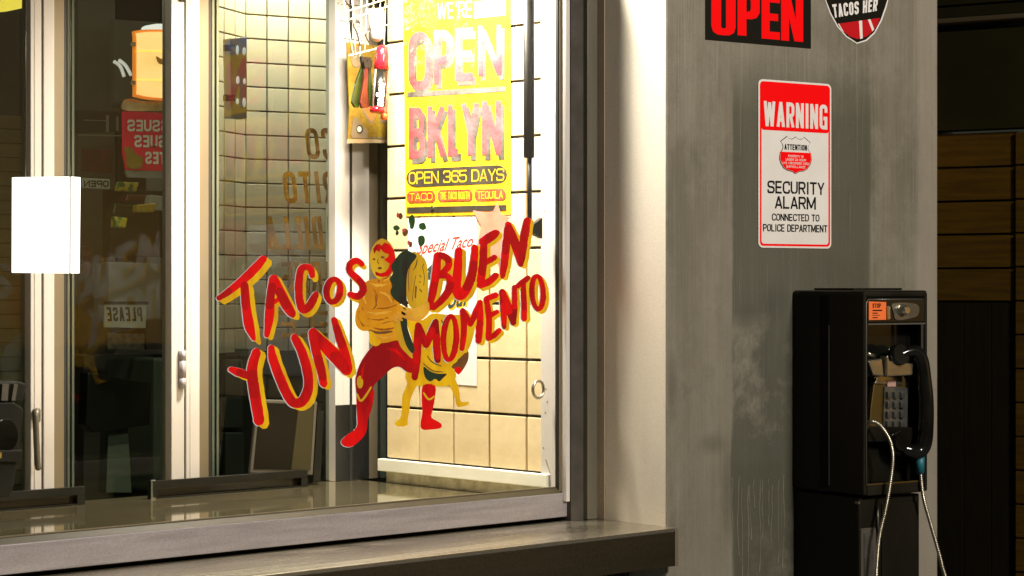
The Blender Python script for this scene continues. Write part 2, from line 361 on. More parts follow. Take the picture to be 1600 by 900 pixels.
def text(mb, s, quad, y, off=.02, shear=0, mirror=False, space=1.0):
    "fill the local quad (TL, TR, BR, BL) on plane y with the words"
    vs, fs = text_geo(s, off, shear, space); TL, TR, BR, BL = quad; out = []
    for u, v in vs:
        if mirror: u = 1-u
        tx = TL[0]+(TR[0]-TL[0])*u; tz = TL[1]+(TR[1]-TL[1])*u
        bx = BL[0]+(BR[0]-BL[0])*u; bz = BL[1]+(BR[1]-BL[1])*u
        out.append((bx+(tx-bx)*v, y, bz+(tz-bz)*v))
    mb.add(out, fs); return mb
def _round(P, r, closed=False, n=5):
    out = []; N = len(P)
    for i, p in enumerate(P):
        if not closed and i in (0, N-1): out.append(p); continue
        a = V(P[i-1]).to_2d() if False else V((*P[i-1], 0)); b = V((*p, 0)); c = V((*P[(i+1) % N], 0))
        d1 = (a-b); d2 = (c-b); rr = min(r, d1.length*.5, d2.length*.5); s_ = b+d1.normalized()*rr; e = b+d2.normalized()*rr
        for k in range(n+1):
            t_ = k/n; q_ = s_*(1-t_)**2+b*2*t_*(1-t_)+e*t_*t_; out.append((q_.x, q_.y))
    return out+([out[0]] if closed else [])
def sign_strokes(ch, a, t):
    x0, x1, y0, y1, m = t/2, a-t/2, t/2, 1-t/2, .5; r = min(a*.5, .34); RD = lambda P, c=False: _round(P, r, c)
    if ch in 'O0': return [RD([(x0, y0), (x1, y0), (x1, y1), (x0, y1)], True)]
    if ch == 'Q': return [RD([(x0, y0), (x1, y0), (x1, y1), (x0, y1)], True), [(a*.6, .25), (a, -.02)]]
    if ch == 'C': return [RD([(x1, .68), (x1, y1), (x0, y1), (x0, y0), (x1, y0), (x1, .32)])]
    if ch == 'G': return [RD([(x1, .68), (x1, y1), (x0, y1), (x0, y0), (x1, y0), (x1, .28)]), [(a*.5, .44), (x1, .44), (x1, .0)]]
    if ch == 'S': return [RD([(x1, .70), (x1, y1), (x0, y1), (x0, m+.02), (x1, m-.02), (x1, y0), (x0, y0), (x0, .30)])]
    if ch == 'D': return [[(x0, 0), (x0, 1)], RD([(x0, y1), (x1, y1), (x1, y0), (x0, y0)])]
    if ch == 'P': return [[(x0, 0), (x0, 1)], RD([(x0, y1), (x1, y1), (x1, m-.06), (x0, m-.06)])]
    if ch == 'R': return [[(x0, 0), (x0, 1)], RD([(x0, y1), (x1, y1), (x1, m-.03), (x0, m-.03)]), [(a*.52, m-.03), (x1+t*.05, 0)]]
    if ch == 'B': return [[(x0, 0), (x0, 1)], RD([(x0, y1), (x1*.96, y1), (x1*.96, m), (x0, m)]), RD([(x0, m), (x1, m), (x1, y0), (x0, y0)])]
    if ch == 'E': return [[(x0, 0), (x0, 1)], [(x0, y1), (a*.95, y1)], [(x0, m), (a*.88, m)], [(x0, y0), (a*.95, y0)]]
    if ch == 'F': return [[(x0, 0), (x0, 1)], [(x0, y1), (a*.95, y1)], [(x0, m), (a*.88, m)]]
    if ch == 'L': return [[(x0, 0), (x0, 1)], [(x0, y0), (a*.92, y0)]]
    if ch == 'H': return [[(x0, 0), (x0, 1)], [(x1, 0), (x1, 1)], [(x0, m), (x1, m)]]
    if ch in 'I1': return [[(a/2, 0), (a/2, 1)]]
    if ch == 'T': return [[(a/2, 0), (a/2, 1)], [(0, y1), (a, y1)]]
    if ch == 'U': return [RD([(x0, 1), (x0, y0), (x1, y0), (x1, 1)])]
    if ch == 'N': return [[(x0, 0), (x0, 1)], [(x1, 0), (x1, 1)], [(x0, .97), (x1, .03)]]
    if ch == 'M': return [[(x0, 0), (x0, 1)], [(x1, 0), (x1, 1)], [(x0, .97), (a/2, .12)], [(x1, .97), (a/2, .12)]]
    if ch == 'W': return [[(x0*.9, 1), (a*.28, 0)], [(a*.28, 0), (a/2, .95)], [(a/2, .95), (a*.72, 0)], [(a*.72, 0), (a-x0*.9, 1)]]
    if ch == 'V': return [[(x0*.9, 1), (a/2, .0)], [(a/2, .0), (a-x0*.9, 1)]]
    if ch == 'A': return [[(x0*.9, 0), (a/2, 1)], [(a/2, 1), (a-x0*.9, 0)], [(a*.24, .29), (a*.76, .29)]]
    if ch == 'K': return [[(x0, 0), (x0, 1)], [(x1*.98, 1), (x0+t*.3, .42)], [(a*.42, .58), (x1, 0)]]
    if ch == 'Y': return [[(x0*.9, 1), (a/2, .42)], [(a-x0*.9, 1), (a/2, .42)], [(a/2, 0), (a/2, .5)]]
    if ch == '3': return [RD([(x0, .72), (x0, y1), (x1, y1), (x1, m), (a*.35, m)]), RD([(a*.35, m), (x1, m), (x1, y0), (x0, y0), (x0, .28)])]
    if ch == '6': return [RD([(x1, .74), (x1, y1), (x0, y1), (x0, y0), (x1, y0), (x1, .56), (x0, .56)])]
    if ch == '5': return [[(a*.95, y1), (x0, y1)], [(x0, 1), (x0, .5)], RD([(x0, .56), (x1, .60), (x1, y0), (x0, y0), (x0, .26)])]
    if ch == '2': return [RD([(x0, .70), (x0, y1), (x1, y1), (x1, .52), (x0, y0)]), [(0, y0), (a, y0)]]
    if ch == '4': return [[(a*.74, 0), (a*.74, 1)], [(a*.74, .95), (x0, .28)], [(0, .27), (a, .27)]]
    if ch == '/': return [[(0, 0), (a, 1)]]
    if ch == "'": return [[(a/2, 1), (a/2, .68)]]
    return []
def sign_text(mb, s, quad, y, t=.17, gap=None, mirror=False, slant=0):
    "condensed grotesque capitals drawn as flat strips, fitted to the quad"
    TL, TR, BR, BL = quad
    wd = math.hypot(TR[0]-TL[0], TR[1]-TL[1]); ht = math.hypot(TL[0]-BL[0], TL[1]-BL[1]); asp = wd/ht
    K = {'I': .42, '1': .42, "'": .4, ' ': .48, 'M': 1.25, 'W': 1.4, 'L': .9, 'E': .92, 'T': .96, 'F': .9, '/': .5}
    gap = gap if gap is not None else t*.55
    a = (asp-gap*(len(s)-1))/sum(K.get(c, 1) for c in s); x = 0; lv = 0
    tx_ = min(t, a*.40)
    def mp(u, v):
        u = (u+slant*(v-.5))/asp; u = 1-u if mirror else u
        ax = TL[0]+(TR[0]-TL[0])*u; az = TL[1]+(TR[1]-TL[1])*u; bx = BL[0]+(BR[0]-BL[0])*u; bz = BL[1]+(BR[1]-BL[1])*u
        return bx+(ax-bx)*v, bz+(az-bz)*v
    for c in s:
        w_ = a*K.get(c, 1)
        for P_ in sign_strokes(c, w_, tx_):
            n = len(P_); L_ = []; R_ = []; lv += 1
            for i, p in enumerate(P_):
                closed = len(P_) > 3 and P_[0] == P_[-1]
                pa = P_[i-1] if i else (P_[-2] if closed else p); pb = P_[i+1] if i < n-1 else (P_[1] if closed else p)
                def nn(a_, b_):
                    l = math.hypot(b_[0]-a_[0], b_[1]-a_[1]) or 1; return (-(b_[1]-a_[1])/l, (b_[0]-a_[0])/l)
                n1 = nn(pa, p) if pa != p else nn(p, pb); n2 = nn(p, pb) if pb != p else n1
                mx, my = n1[0]+n2[0], n1[1]+n2[1]; l = math.hypot(mx, my) or 1; mx /= l; my /= l
                h = tx_/2/max(.4, mx*n1[0]+my*n1[1]); L_.append((p[0]+mx*h, p[1]+my*h)); R_.append((p[0]-mx*h, p[1]-my*h))
            cl = lambda v: max(0, min(1, v)) if c != 'Q' else v
            vs = [(*mp(x+p[0], cl(p[1])),) for p in L_+R_]
            yy = y-.00003*(lv % 5)
            mb.add([(v[0], yy, v[1]) for v in vs], [(i, i+1, n+i+1, n+i) for i in range(n-1)])
        x += w_+gap
    return mb
def q(fr, x0, y0, x1, y1, yo, x2=None, dy=0):
    "px quad on a plane; dy = how much lower the right-hand side is"
    return [fr.hit(x0, y0, yo), fr.hit(x1, y0+dy, yo), fr.hit(x1, y1+dy, yo), fr.hit(x0, y1, yo)]
def poly(fr, pts, yo): return [fr.hit(a, b, yo) for a, b in pts]
def rrect(x0, x1, z0, z1, r, n=5):
    o = []
    for cx, cz, a in ((x1-r, z1-r, 0), (x0+r, z1-r, 90), (x0+r, z0+r, 180), (x1-r, z0+r, 270)):
        for k in range(n+1):
            t = radians(a+90*k/n); o.append((cx+r*cos(t), cz+r*sin(t)))
    return o
def catmull(P, n=6):
    out = []
    for i in range(len(P)-1):
        a = P[max(i-1, 0)]; b = P[i]; c = P[i+1]; d = P[min(i+2, len(P)-1)]
        for k in range(n):
            t = k/n
            out.append(tuple(.5*((2*b[j])+(-a[j]+c[j])*t+(2*a[j]-5*b[j]+4*c[j]-d[j])*t*t+(-a[j]+3*b[j]-3*c[j]+d[j])*t**3) for j in range(len(b))))
    out.append(tuple(P[-1])); return out
def stroke_outline(pts, grow=0, jit=.35, seed=0):
    rnd = random.Random(seed); P = catmull(pts, 5) if len(pts) > 2 else catmull([pts[0], tuple((a+b)/2 for a, b in zip(*pts)), pts[1]], 5)
    L = []; R = []; n = len(P)
    for i in range(n):
        a = P[max(i-1, 0)]; b = P[min(i+1, n-1)]; dx = b[0]-a[0]; dy = b[1]-a[1]; l = math.hypot(dx, dy) or 1
        nx, ny = -dy/l, dx/l; h = P[i][2]/2+grow
        L.append((P[i][0]+nx*(h+rnd.uniform(-jit, jit)), P[i][1]+ny*(h+rnd.uniform(-jit, jit))))
        R.append((P[i][0]-nx*(h+rnd.uniform(-jit, jit)), P[i][1]-ny*(h+rnd.uniform(-jit, jit))))
    def cap(p, d, h):
        out = []; a0 = math.atan2(d[1], d[0])
        for k in range(1, 6):
            t = a0+pi/2-pi*k/6; out.append((p[0]+cos(t)*h*rnd.uniform(.8, 1.0), p[1]+sin(t)*h*rnd.uniform(.8, 1.0)))
        return out
    e = (P[-1][0]-P[-2][0], P[-1][1]-P[-2][1]); s = (P[0][0]-P[1][0], P[0][1]-P[1][1])
    return L+cap(P[-1], e, P[-1][2]/2+grow)+R[::-1]+cap(P[0], s, P[0][2]/2+grow)
def ribbon(mb, fr, pts, y, grow=0, off=(0, 0), seed=0, th=.0006, jit=.35):
    "brush stroke as a strip of quads with real thickness (safe for self-touching strokes)"
    pp = [(a+off[0], b+off[1], w_) for a, b, w_ in pts]
    o = stroke_outline(pp, grow, jit, seed); n = (len(o)-10)//2
    L = o[:n]; c1 = o[n:n+5]; R = o[n+5:2*n+5][::-1]; c0 = o[2*n+5:]
    ring = [[L[i], R[i]] for i in range(n)]
    # caps as two small fans of quads
    H = lambda p: fr.hit(p[0], p[1], y)
    vs = []; fs = []
    allp = L+R+c1+c0; m = len(allp)
    ramp = [i/(n-1) for i in range(n)]*2+[1.02]*5+[-.02]*5     # the stroke climbs a hair so it can cross itself
    for yy in (y, y+th): vs += [(H(p)[0], yy-.00012*r_, H(p)[1]) for p, r_ in zip(allp, ramp)]
    for b in (0, m):
        fs += [(b+i, b+i+1, b+n+i+1, b+n+i) for i in range(n-1)]
        fs.append(tuple([b+n-1]+[b+2*n+k for k in range(5)]+[b+2*n-1]))
        fs.append(tuple([b+n]+[b+2*n+5+k for k in range(5)]+[b]))
    rim = list(range(n))+[2*n+k for k in range(5)]+[n+i for i in range(n-1, -1, -1)]+[2*n+5+k for k in range(5)]
    for i in range(len(rim)):
        a, b2 = rim[i], rim[(i+1) % len(rim)]; fs.append((a, b2, b2+m, a+m))
    return mb.add(vs, fs)

W = Fr((0, 0, 0))                       # building axes
C0 = V((3.81, 3.56, 0))
P = Fr(C0, radians(-8.9))               # front sheet of the pillar
Z = CAM.z
TOP = 3.3; CEIL = 2.75
YW = 3.83                               # face of the window frame
YP = 4.66                               # folding doors
XT = 3.72                               # tiled side wall
# ================================================================= GROUND AND SHELL
def struct(o): o['kind'] = 'structure'; return o
struct(MB().box(-40, 40, -40, 3.70, -.1, 0).obj('pavement', 'asphalt'))
struct(MB().box(-2, 6.6, 3.70, 11, -.1, .004).obj('room_floor', 'roomwall'))
struct(MB().box(-2, 3.81, 3.95, 4.8, CEIL, CEIL+.1).obj('hatch_ceiling', 'roomwall'))
struct(MB().box(-2, 6.6, 4.8, 11, CEIL+.003, CEIL+.1).obj('room_ceiling', 'void'))
struct(MB().box(-2, 6.6, 10.9, 11, .004, CEIL).obj('wall_back', 'roomwall'))
struct(MB().box(-2.1, -2, 3.9, 11, .004, CEIL).obj('wall_left', 'roomwall'))
struct(MB().box(6.6, 6.7, 4.75, 11, .004, CEIL).obj('wall_right', 'void'))
struct(MB().box(4.7, 6.6, 4.76, 4.86, .004, CEIL).obj('wall_front', 'void'))
o = MB().box(-2, 3.808, 3.66, 3.95, 2.62, TOP).obj('lintel_panel', 'steelledge'); tag(o, 'steel lintel panel above the serving window', 'panel')
o = MB().box(-2, 3.80, 3.68, 3.84, 0, .86).obj('base_wall', 'brickdark'); tag(o, 'dark glittering stone base wall under the steel ledge', 'wall')
# ================================================================= PILLAR
t = thing('steel_pillar', 'streaked grey steel pillar that carries the signs and the payphone', 'pillar', P)
wid = P.hx(1465)
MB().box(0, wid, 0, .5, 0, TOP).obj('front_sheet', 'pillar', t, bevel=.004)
MB().hprism([(0.001, .003), (-.0032, .013)], 0, 1) if False else None
jp = []
for X, Y in ((3.8105, 3.563), (3.8105, 3.80), (3.86, 3.80), (3.825, 3.570)):
    d = V((X, Y, 0))-C0; jp.append((d.dot(P.x), d.dot(P.y)))
MB().hprism(jp, .0, TOP).obj('side_sheet', 'jamb', t)
mb = MB(); rnd = random.Random(3)
for k in range(12):
    x = 1146+k*6.9+rnd.uniform(-3, 3); y0 = rnd.uniform(724, 765); ln = rnd.uniform(40, 150); pts = []; xx = x
    for j in range(7):
        pts.append((xx, y0+ln*j/6, rnd.uniform(.6, 1.3)*(1.5 if j == 6 else 1))); xx += rnd.uniform(-1.6, 1.6)
    ribbon(mb, P, pts, -.0006-.00002*k, seed=k, th=.0005, jit=.2)
mb.obj('dried_drips', 'drip', t, label='pale dried drip lines low on the pillar')
# ================================================================= LEDGE
t = thing('steel_ledge', 'long folded steel ledge running under the serving window to the pillar', 'ledge', W.sub(2.4, 3.7, .80))
MB().box(-3.9, 1.4135, -.175, .135, .0934, .1034).obj('top_sheet', 'steelledge', t, bevel=.002)
MB().box(-3.9, 1.4135, -.1752, -.169, .009, .0930).obj('front_apron', 'apron', t, bevel=.001)
MB().box(1.402, 1.4138, -.1772, -.1756, .009, .101).obj('end_trim', 'bead', t)
# ================================================================= WINDOW
t = thing('serving_window', 'large aluminium framed serving window with hand painted red lettering', 'window', W)
win = t
xr0, xr1 = W.hx(885, YW), W.hx(914.5, YW); xg = W.hx(868, YW+.02); zb0, zb1, zg = .913, .975, .9885; zt = 2.62
MB().prism([(-1.9, zb0), (xr1, zb0), (xr1-(zb1-zb0)*(xr1-xr0)/.062, zb1), (-1.9, zb1)], YW, YW+.05).obj('bottom_rail', 'alu', t, bevel=.0025, label='pale lower rail of the window frame')
MB().prism([(xr1, zb0+.001), (xr1, zt), (xr0, zt), (xr0, zb1+.001)], YW+.0004, YW+.05).obj('side_rail', 'alu_shaded', t, bevel=.0025)
MB().box(-1.9, xr0-.001, YW, YW+.05, zt-.06, zt).obj('top_rail', 'alu_shaded', t, bevel=.002)
mb = MB()   # sloping glazing bead
mb.add([(-1.9, YW+.001, zb1), (xr0, YW+.001, zb1), (xg, YW+.02, zg), (-1.9, YW+.02, zg), (-1.9, YW+.03, zb1), (xr0, YW+.03, zb1), (xg, YW+.03, zg), (-1.9, YW+.03, zg)],
       [(0, 1, 2, 3), (3, 2, 6, 7), (0, 4, 5, 1), (1, 5, 6, 2), (4, 7, 6, 5), (0, 3, 7, 4)])
mb.obj('glazing_bead', mat('dark_bronze_bead', (.055, .044, .022), .5, 0, spec=.2), t)
MB().box(xg+.0016, xr0-.0004, YW+.007, YW+.0205, zb1+.0005, zt-.061).obj('glazing_bead', 'bead', t, bevel=.0015)
MB().box(xg-.0006, xg+.0012, YW+.011, YW+.0205, zg, zt-.061).obj('rubber_seal', 'gasket', t)
MB().box(-1.9, xg-.001, YW+.0175, YW+.0212, zg-.001, zg+.0018).obj('rubber_seal', 'bead', t)
glass = MB().box(-1.9, xg+.004, YW+.0215, YW+.0255, zg-.004, zt-.055).obj('glass_pane', 'glass_outer', t)
# fixed surround to the right
t = thing('window_surround', 'narrow grey fixed channel between the window and the bright pillar side', 'trim', W.sub(3.80, 3.80, .90))
MB().box(W.hx(918, 3.80)-3.80, W.hx(935, 3.80)-3.80, 0, .08, .0045, 1.72).obj('channel', 'alu_shaded', t, bevel=.001)
MB().box(W.hx(935.3, 3.795)-3.80, .0095, -.026, .03, .0045, 1.72).obj('lip', 'lip', t, bevel=.001)
MB().box(xr1-3.80+.0005, W.hx(918, 3.80)-3.8003, .035, .07, .0045, 1.72).obj('rubber_seal', 'gasket', t)

# ---------------------------------------------------------------- painted lettering
YG = YW+.0215                       # outer face of the glass
def layer(n): return YG-.0006-.0003*n
LET = {}
def letter(ch, word, strokes, off=(6, 4), m='red', seed=0, glow=.9, closed=False):
    lab = 'painted letter %s of %s' % (ch, word)
    under = MB(); yel = MB(); red = MB()
    for k, s in enumerate(strokes):
        ribbon(under, W, s, layer(0)-.00003*k, grow=glow, off=(-.6, .6), seed=seed+k, th=.0002)
        mid = [(a, b, c) for a, b, c in s]
        # yellow drop shade: the same stroke swept towards lower right
        for j, f in enumerate((.4, .75, 1.0)):
            ribbon(yel, W, mid, layer(1)-.00003*(k*3+j), off=(off[0]*f, off[1]*f), seed=seed+k+7, th=.0002)
        ribbon(red, W, mid, layer(2.2)-.00004*k, seed=seed+k, th=.0003)
    over = MB(); rr = random.Random(seed*31)
    for k, s in enumerate(strokes):
        P_ = catmull(s, 4) if len(s) > 2 else s; n_ = len(P_)
        if n_ < 6: continue
        a_ = rr.randrange(0, n_*2//3); b_ = min(n_, a_+max(5, int(n_*rr.uniform(.25, .45))))
        fw_ = rr.uniform(.82, .97)
        sub = [(p[0]+rr.uniform(-.8, .8), p[1]+rr.uniform(-.5, .5), max(1.5, p[2]*fw_)) for p in P_[a_:b_:2]]
        if len(sub) > 2: ribbon(over, W, sub, layer(3.0)-.00004*k, seed=seed+k+40, th=.0002, jit=.7)
    o = red.obj('painted_letter', m, win, label=lab)
    if over.v: over.obj('second_coat', 'red' if m == 'darkred' else M['midred'], o)
    y = yel.obj('yellow_shade', 'yellow', o); u = under.obj('white_outline', 'paintwhite', o)
    return o
def ring(cx, cy, rx, ry, w_, tilt=0, n=14):
    pts = []
    for k in range(n+1):
        a = -pi/2+2*pi*k/n; x, y = rx*cos(a), ry*sin(a); tt = radians(tilt)
        pts.append((cx+x*cos(tt)-y*sin(tt), cy+x*sin(tt)+y*cos(tt), w_*(1+.12*sin(a*2+1))))
    return [pts]
letter('T', 'TACOS', [[(342, 466, 8), (358, 455, 11), (380, 437, 13), (398, 420, 14), (412, 404, 11)], [(382, 445, 13), (385, 480, 14), (390, 510, 15), (397, 530, 6)]], (8, 6), seed=1)
letter('A', 'TACOS', [[(427, 435, 12), (423, 462, 13), (421, 495, 14), (417, 524, 8)], [(428, 434, 12), (437, 455, 15), (448, 477, 16), (457, 491, 12)], [(424, 475, 7), (436, 467, 7)]], (6, 4), seed=2)
letter('C', 'TACOS', [[(488, 431, 9), (486, 421, 10), (479, 417, 10), (470, 422, 11), (467, 445, 12), (468, 468, 12), (473, 483, 13), (483, 479, 13), (490, 467, 12), (494, 459, 9)]], (5, 6), seed=3)
letter('O', 'TACOS', ring(521, 454, 10.5, 18, 9.5, 8), (5, 4), seed=4)
letter('S', 'TACOS', [[(566, 413, 8), (557, 407, 10), (547, 413, 10), (547, 424, 10), (557, 434, 11), (566, 444, 11), (567, 455, 11), (559, 463, 11), (547, 460, 9)]], (3.5, 5), seed=5)
letter('Y', 'YUN', [[(401, 550, 14), (394, 576, 16), (397, 608, 17), (402, 638, 17), (405, 658, 16)], [(361, 577, 9), (374, 582, 13), (391, 588, 12)]], (8, 5), seed=6)
letter('U', 'YUN', [[(424, 543, 10), (427, 562, 14), (438, 592, 15), (450, 618, 15), (461, 630, 15), (474, 625, 16), (482, 605, 15), (480, 578, 15), (471, 548, 14), (460, 527, 12)]], (7, 4), seed=7)
letter('N', 'YUN', [[(487, 519, 11), (493, 545, 14), (501, 575, 14), (506, 600, 12)], [(489, 517, 11), (508, 540, 19), (529, 562, 21), (542, 580, 15)], [(522, 499, 9), (530, 525, 13), (539, 553, 14), (545, 578, 12)]], (6, 4), seed=8)
letter('B', 'BUEN', [[(684, 399, 12), (681, 430, 13), (676, 458, 12), (671, 481, 9)], [(687, 398, 10), (699, 404, 11), (701, 415, 11), (694, 424, 10), (684, 430, 9)], [(684, 431, 9), (698, 431, 10), (704, 441, 12), (700, 456, 12), (690, 469, 11), (677, 481, 9)]], (6, 4), seed=9)
letter('U', 'BUEN', [[(717, 391, 11), (715, 425, 14), (713, 448, 15), (718, 462, 15), (728, 453, 15), (737, 430, 14), (741, 405, 12), (742, 386, 10)]], (6, 3), seed=10)
letter('E', 'BUEN', [[(754, 378, 13), (765, 371, 15), (775, 364, 12)], [(756, 378, 11), (755, 408, 13), (751, 440, 13)], [(758, 411, 9), (773, 402, 9)], [(750, 445, 12), (764, 440, 11), (775, 430, 10)]], (5, 4), seed=11)
letter('N', 'BUEN', [[(794, 350, 9), (791, 385, 12), (788, 412, 12), (785, 432, 8)], [(794, 350, 9), (804, 378, 14), (814, 413, 9)], [(824, 344, 11), (819, 370, 13), (816, 400, 11), (814, 413, 7)]], (5, 3), seed=12)
letter('M', 'MOMENTO', [[(653, 508, 9), (652, 540, 13), (650, 570, 13), (648, 590, 10)], [(654, 508, 9), (660, 526, 12), (666, 540, 9)], [(666, 540, 9), (674, 520, 12), (681, 502, 9)], [(681, 502, 9), (682, 535, 12), (684, 563, 10)]], (4, 3), 'darkred', seed=13)
letter('O', 'MOMENTO', ring(703, 528, 10, 34, 8.5, 3), (5, 3), seed=14)
letter('M', 'MOMENTO', [[(723, 485, 8), (725, 515, 10), (722, 545, 8)], [(723, 485, 8), (730, 498, 10), (735, 507, 8)], [(735, 507, 8), (743, 490, 10), (750, 472, 8)], [(750, 472, 8), (750, 505, 11), (748, 533, 9)]], (5, 3), seed=15)
letter('E', 'MOMENTO', [[(760, 467, 9), (764, 498, 10), (763, 527, 9)], [(760, 467, 9), (775, 461, 9)], [(765, 494, 8), (777, 487, 7)], [(763, 528, 10), (772, 524, 9), (780, 516, 8)]], (4, 4), seed=16)
letter('N', 'MOMENTO', [[(784, 455, 8), (787, 485, 10), (788, 511, 7)], [(785, 455, 9), (794, 480, 12), (802, 505, 8)], [(804, 448, 7), (804, 480, 9), (803, 505, 7)]], (4, 3), 'darkred', seed=17)
letter('T', 'MOMENTO', [[(809, 447, 8), (817, 441, 9), (825, 434, 8)], [(818, 444, 8), (819, 475, 9), (819, 498, 9)]], (5, 3), seed=18)
letter('O', 'MOMENTO', ring(840, 457, 8.8, 26, 8, -3), (5, 4), seed=19)

# ---------------------------------------------------------------- painted wrestler and taco
def smooth(pts, n=3):
    Q = pts+pts[:1]; N = len(pts); out = []
    for i in range(N):
        a, b, c, d = pts[i-1], pts[i], pts[(i+1) % N], pts[(i+2) % N]
        for k in range(n):
            t_ = k/n
            out.append(tuple(.5*((2*b[j])+(-a[j]+c[j])*t_+(2*a[j]-5*b[j]+4*c[j]-d[j])*t_*t_+(-a[j]+3*b[j]-3*c[j]+d[j])*t_**3) for j in (0, 1)))
    return out
def patch(name, pts, lay, m, parent, label=None, sm=True, grow=None):
    p = smooth(pts) if sm else pts
    return MB().prism(poly(W, p, layer(lay)), layer(lay), layer(lay)+.0002).obj(name, m, parent, label=label)
def el(cx, cy, rx, ry, n=10, a0=0): return [(cx+rx*cos(2*pi*k/n+a0), cy+ry*sin(2*pi*k/n+a0)) for k in range(n)]
fig = patch('painted_wrestler', [(590, 435), (576, 438), (566, 446), (562, 462), (560, 478), (556, 487), (555, 502), (559, 512), (567, 517), (576, 518), (583, 530), (588, 537), (604, 536), (622, 533), (622, 515), (618, 500), (624, 480), (622, 455), (613, 442), (609, 426), (598, 430)], 2, 'skin', win, 'painted wrestler in a red mask and red tights hugging a taco')
patch('head', [(597, 373), (607, 377), (614, 387), (618, 400), (618, 415), (613, 427), (606, 434), (594, 436), (585, 430), (579, 415), (578, 400), (582, 387), (589, 377)], 2.6, 'gold', fig)
patch('mask', [(583, 389), (588, 382), (593, 381), (596, 384), (601, 379), (609, 382), (616, 392), (618, 407), (615, 421), (608, 431), (597, 433), (587, 430), (586, 424), (594, 427), (602, 425), (607, 419), (609, 412), (603, 408), (600, 405), (606, 402), (608, 397), (603, 396), (598, 393), (595, 389), (593, 394), (588, 391), (585, 397)], 3.2, 'red', fig, sm=False)
patch('eye', el(584.5, 405, 2.2, 1.6), 3.6, 'umber', fig); patch('eye', el(598, 402, 3, 2), 3.6, 'umber', fig)
patch('mouth', el(593.5, 419, 3.4, 2), 3.6, 'umber', fig)
mb = MB(); ribbon(mb, W, [(591, 404, .8), (590, 409, 1), (592, 412, 1.2)], layer(3.5), jit=.1)
for s_ in ([(592, 437, .8), (592, 440, 2)], [(586, 460, 1), (588, 476, 1.6), (582, 484, 1)], [(566, 480, 1), (570, 488, 1.5), (580, 486, 1)], [(570, 508, 1), (590, 506, 2), (610, 502, 1.2)], [(578, 516, 2), (592, 520, 4), (612, 518, 3)]):
    ribbon(mb, W, s_, layer(2.9), jit=.3, seed=len(s_))
mb.obj('muscle_lines', 'umber', fig)
patch('arm', [(572, 483), (585, 484), (600, 485), (612, 480), (621, 475), (630, 479), (635, 486), (632, 494), (622, 499), (604, 503), (584, 509), (570, 508), (562, 500), (560, 490)], 6.0, 'skin', fig)
patch('arm', [(630, 480), (646, 482), (660, 476), (669, 471), (671, 485), (665, 495), (653, 502), (638, 499), (628, 494)], 6.0, 'skin2', fig)
for k, (a, b) in enumerate([((613, 497), (623, 503)), ((617, 493), (628, 500)), ((622, 489), (632, 495)), ((628, 483), (637, 489))]):
    mb = MB(); ribbon(mb, W, [(a[0], a[1], 4.5), ((a[0]+b[0])/2, (a[1]+b[1])/2+.6, 4.5), (b[0], b[1], 3.5)], layer(6.6+.1*k), jit=.2, seed=k); mb.obj('finger', 'skin2', fig)
tights = [(582, 541), (592, 537), (606, 535), (622, 532), (630, 545), (645, 562), (646, 581), (636, 581), (624, 573), (612, 576), (599, 588), (586, 600), (583, 608), (584, 620), (581, 638), (575, 656), (572, 676), (561, 690), (549, 698), (538, 697), (533, 690), (540, 681), (557, 668), (558, 650), (558, 625), (556, 605), (556, 590), (562, 570), (572, 553)]
patch('white_outline', [(a-1.2, b+.8) for a, b in tights], 1.0, 'paintwhite', fig); patch('tights', tights, 2.4, 'darkred', fig)
patch('boot', [(557, 618), (565, 628), (583, 610), (584, 622), (580, 640), (574, 658), (572, 676), (561, 689), (549, 698), (538, 697), (534, 690), (540, 682), (557, 669), (558, 650)], 2.7, 'red', fig)
patch('boot', [(661, 602), (680, 603), (679, 625), (676, 640), (674, 652), (682, 657), (690, 663), (688, 669), (675, 671), (660, 671), (657, 662), (660, 645), (659, 625)], 2.4, 'red', fig)
patch('knee_pad', el(562.5, 597, 5, 10), 3, 'gold', fig)
mb = MB(); ribbon(mb, W, [(558, 616, 3), (565, 626, 3.4), (580, 605, 2.6)], layer(3.2), jit=.2); ribbon(mb, W, [(662, 614, 2.4), (670, 624, 3), (679, 619, 2.4)], layer(3.2), jit=.2)
mb.obj('boot_stripes', 'gold', fig)
patch('sash', [(577, 517), (585, 520), (590, 528), (595, 536), (587, 541), (578, 536), (577, 526)], 3, 'yellow', fig)
mb = MB()
for i_, s_ in enumerate([[(578, 442, 2), (590, 446, 4), (604, 444, 2)], [(570, 452, 2), (568, 464, 4), (572, 474, 2)], [(594, 456, 2), (606, 462, 4), (612, 472, 2)], [(574, 488, 2), (592, 490, 4), (612, 486, 2)], [(586, 524, 2), (602, 528, 4), (616, 524, 2)], [(600, 438, 1.5), (606, 436, 2.5), (608, 432, 1.5)]]):
    ribbon(mb, W, s_, layer(3.0 if i_ != 3 else 6.4)-.00002*i_, jit=.8, seed=i_, th=.0002)
mb.obj('brush_highlights', 'skin2', fig)
mb = MB()
for i_, s_ in enumerate([[(561, 486, 1), (562, 498, 2.4), (568, 510, 1.4)], [(612, 444, 1), (616, 456, 2.6), (614, 470, 1.2)], [(584, 512, 1), (600, 515, 3.6), (616, 512, 1.2)], [(584, 452, 1), (589, 462, 2), (588, 474, 1)], [(575, 498, 1), (592, 500, 1.6), (606, 496, 1)], [(620, 476, 1), (606, 481, 1.6), (590, 482, 1)], [(597, 436, 1), (603, 434, 2), (609, 430, 1)]]):
    ribbon(mb, W, s_, layer(3.3 if i_ not in (4, 5) else 6.8)-.00002*i_, jit=.6, seed=i_+9, th=.0002)
mb.obj('brush_shading', mat('burnt_orange_paint', (.42, .13, .01), .5, 0, (.30, .09, .01), 30, spec=.1), fig)
mb = MB()
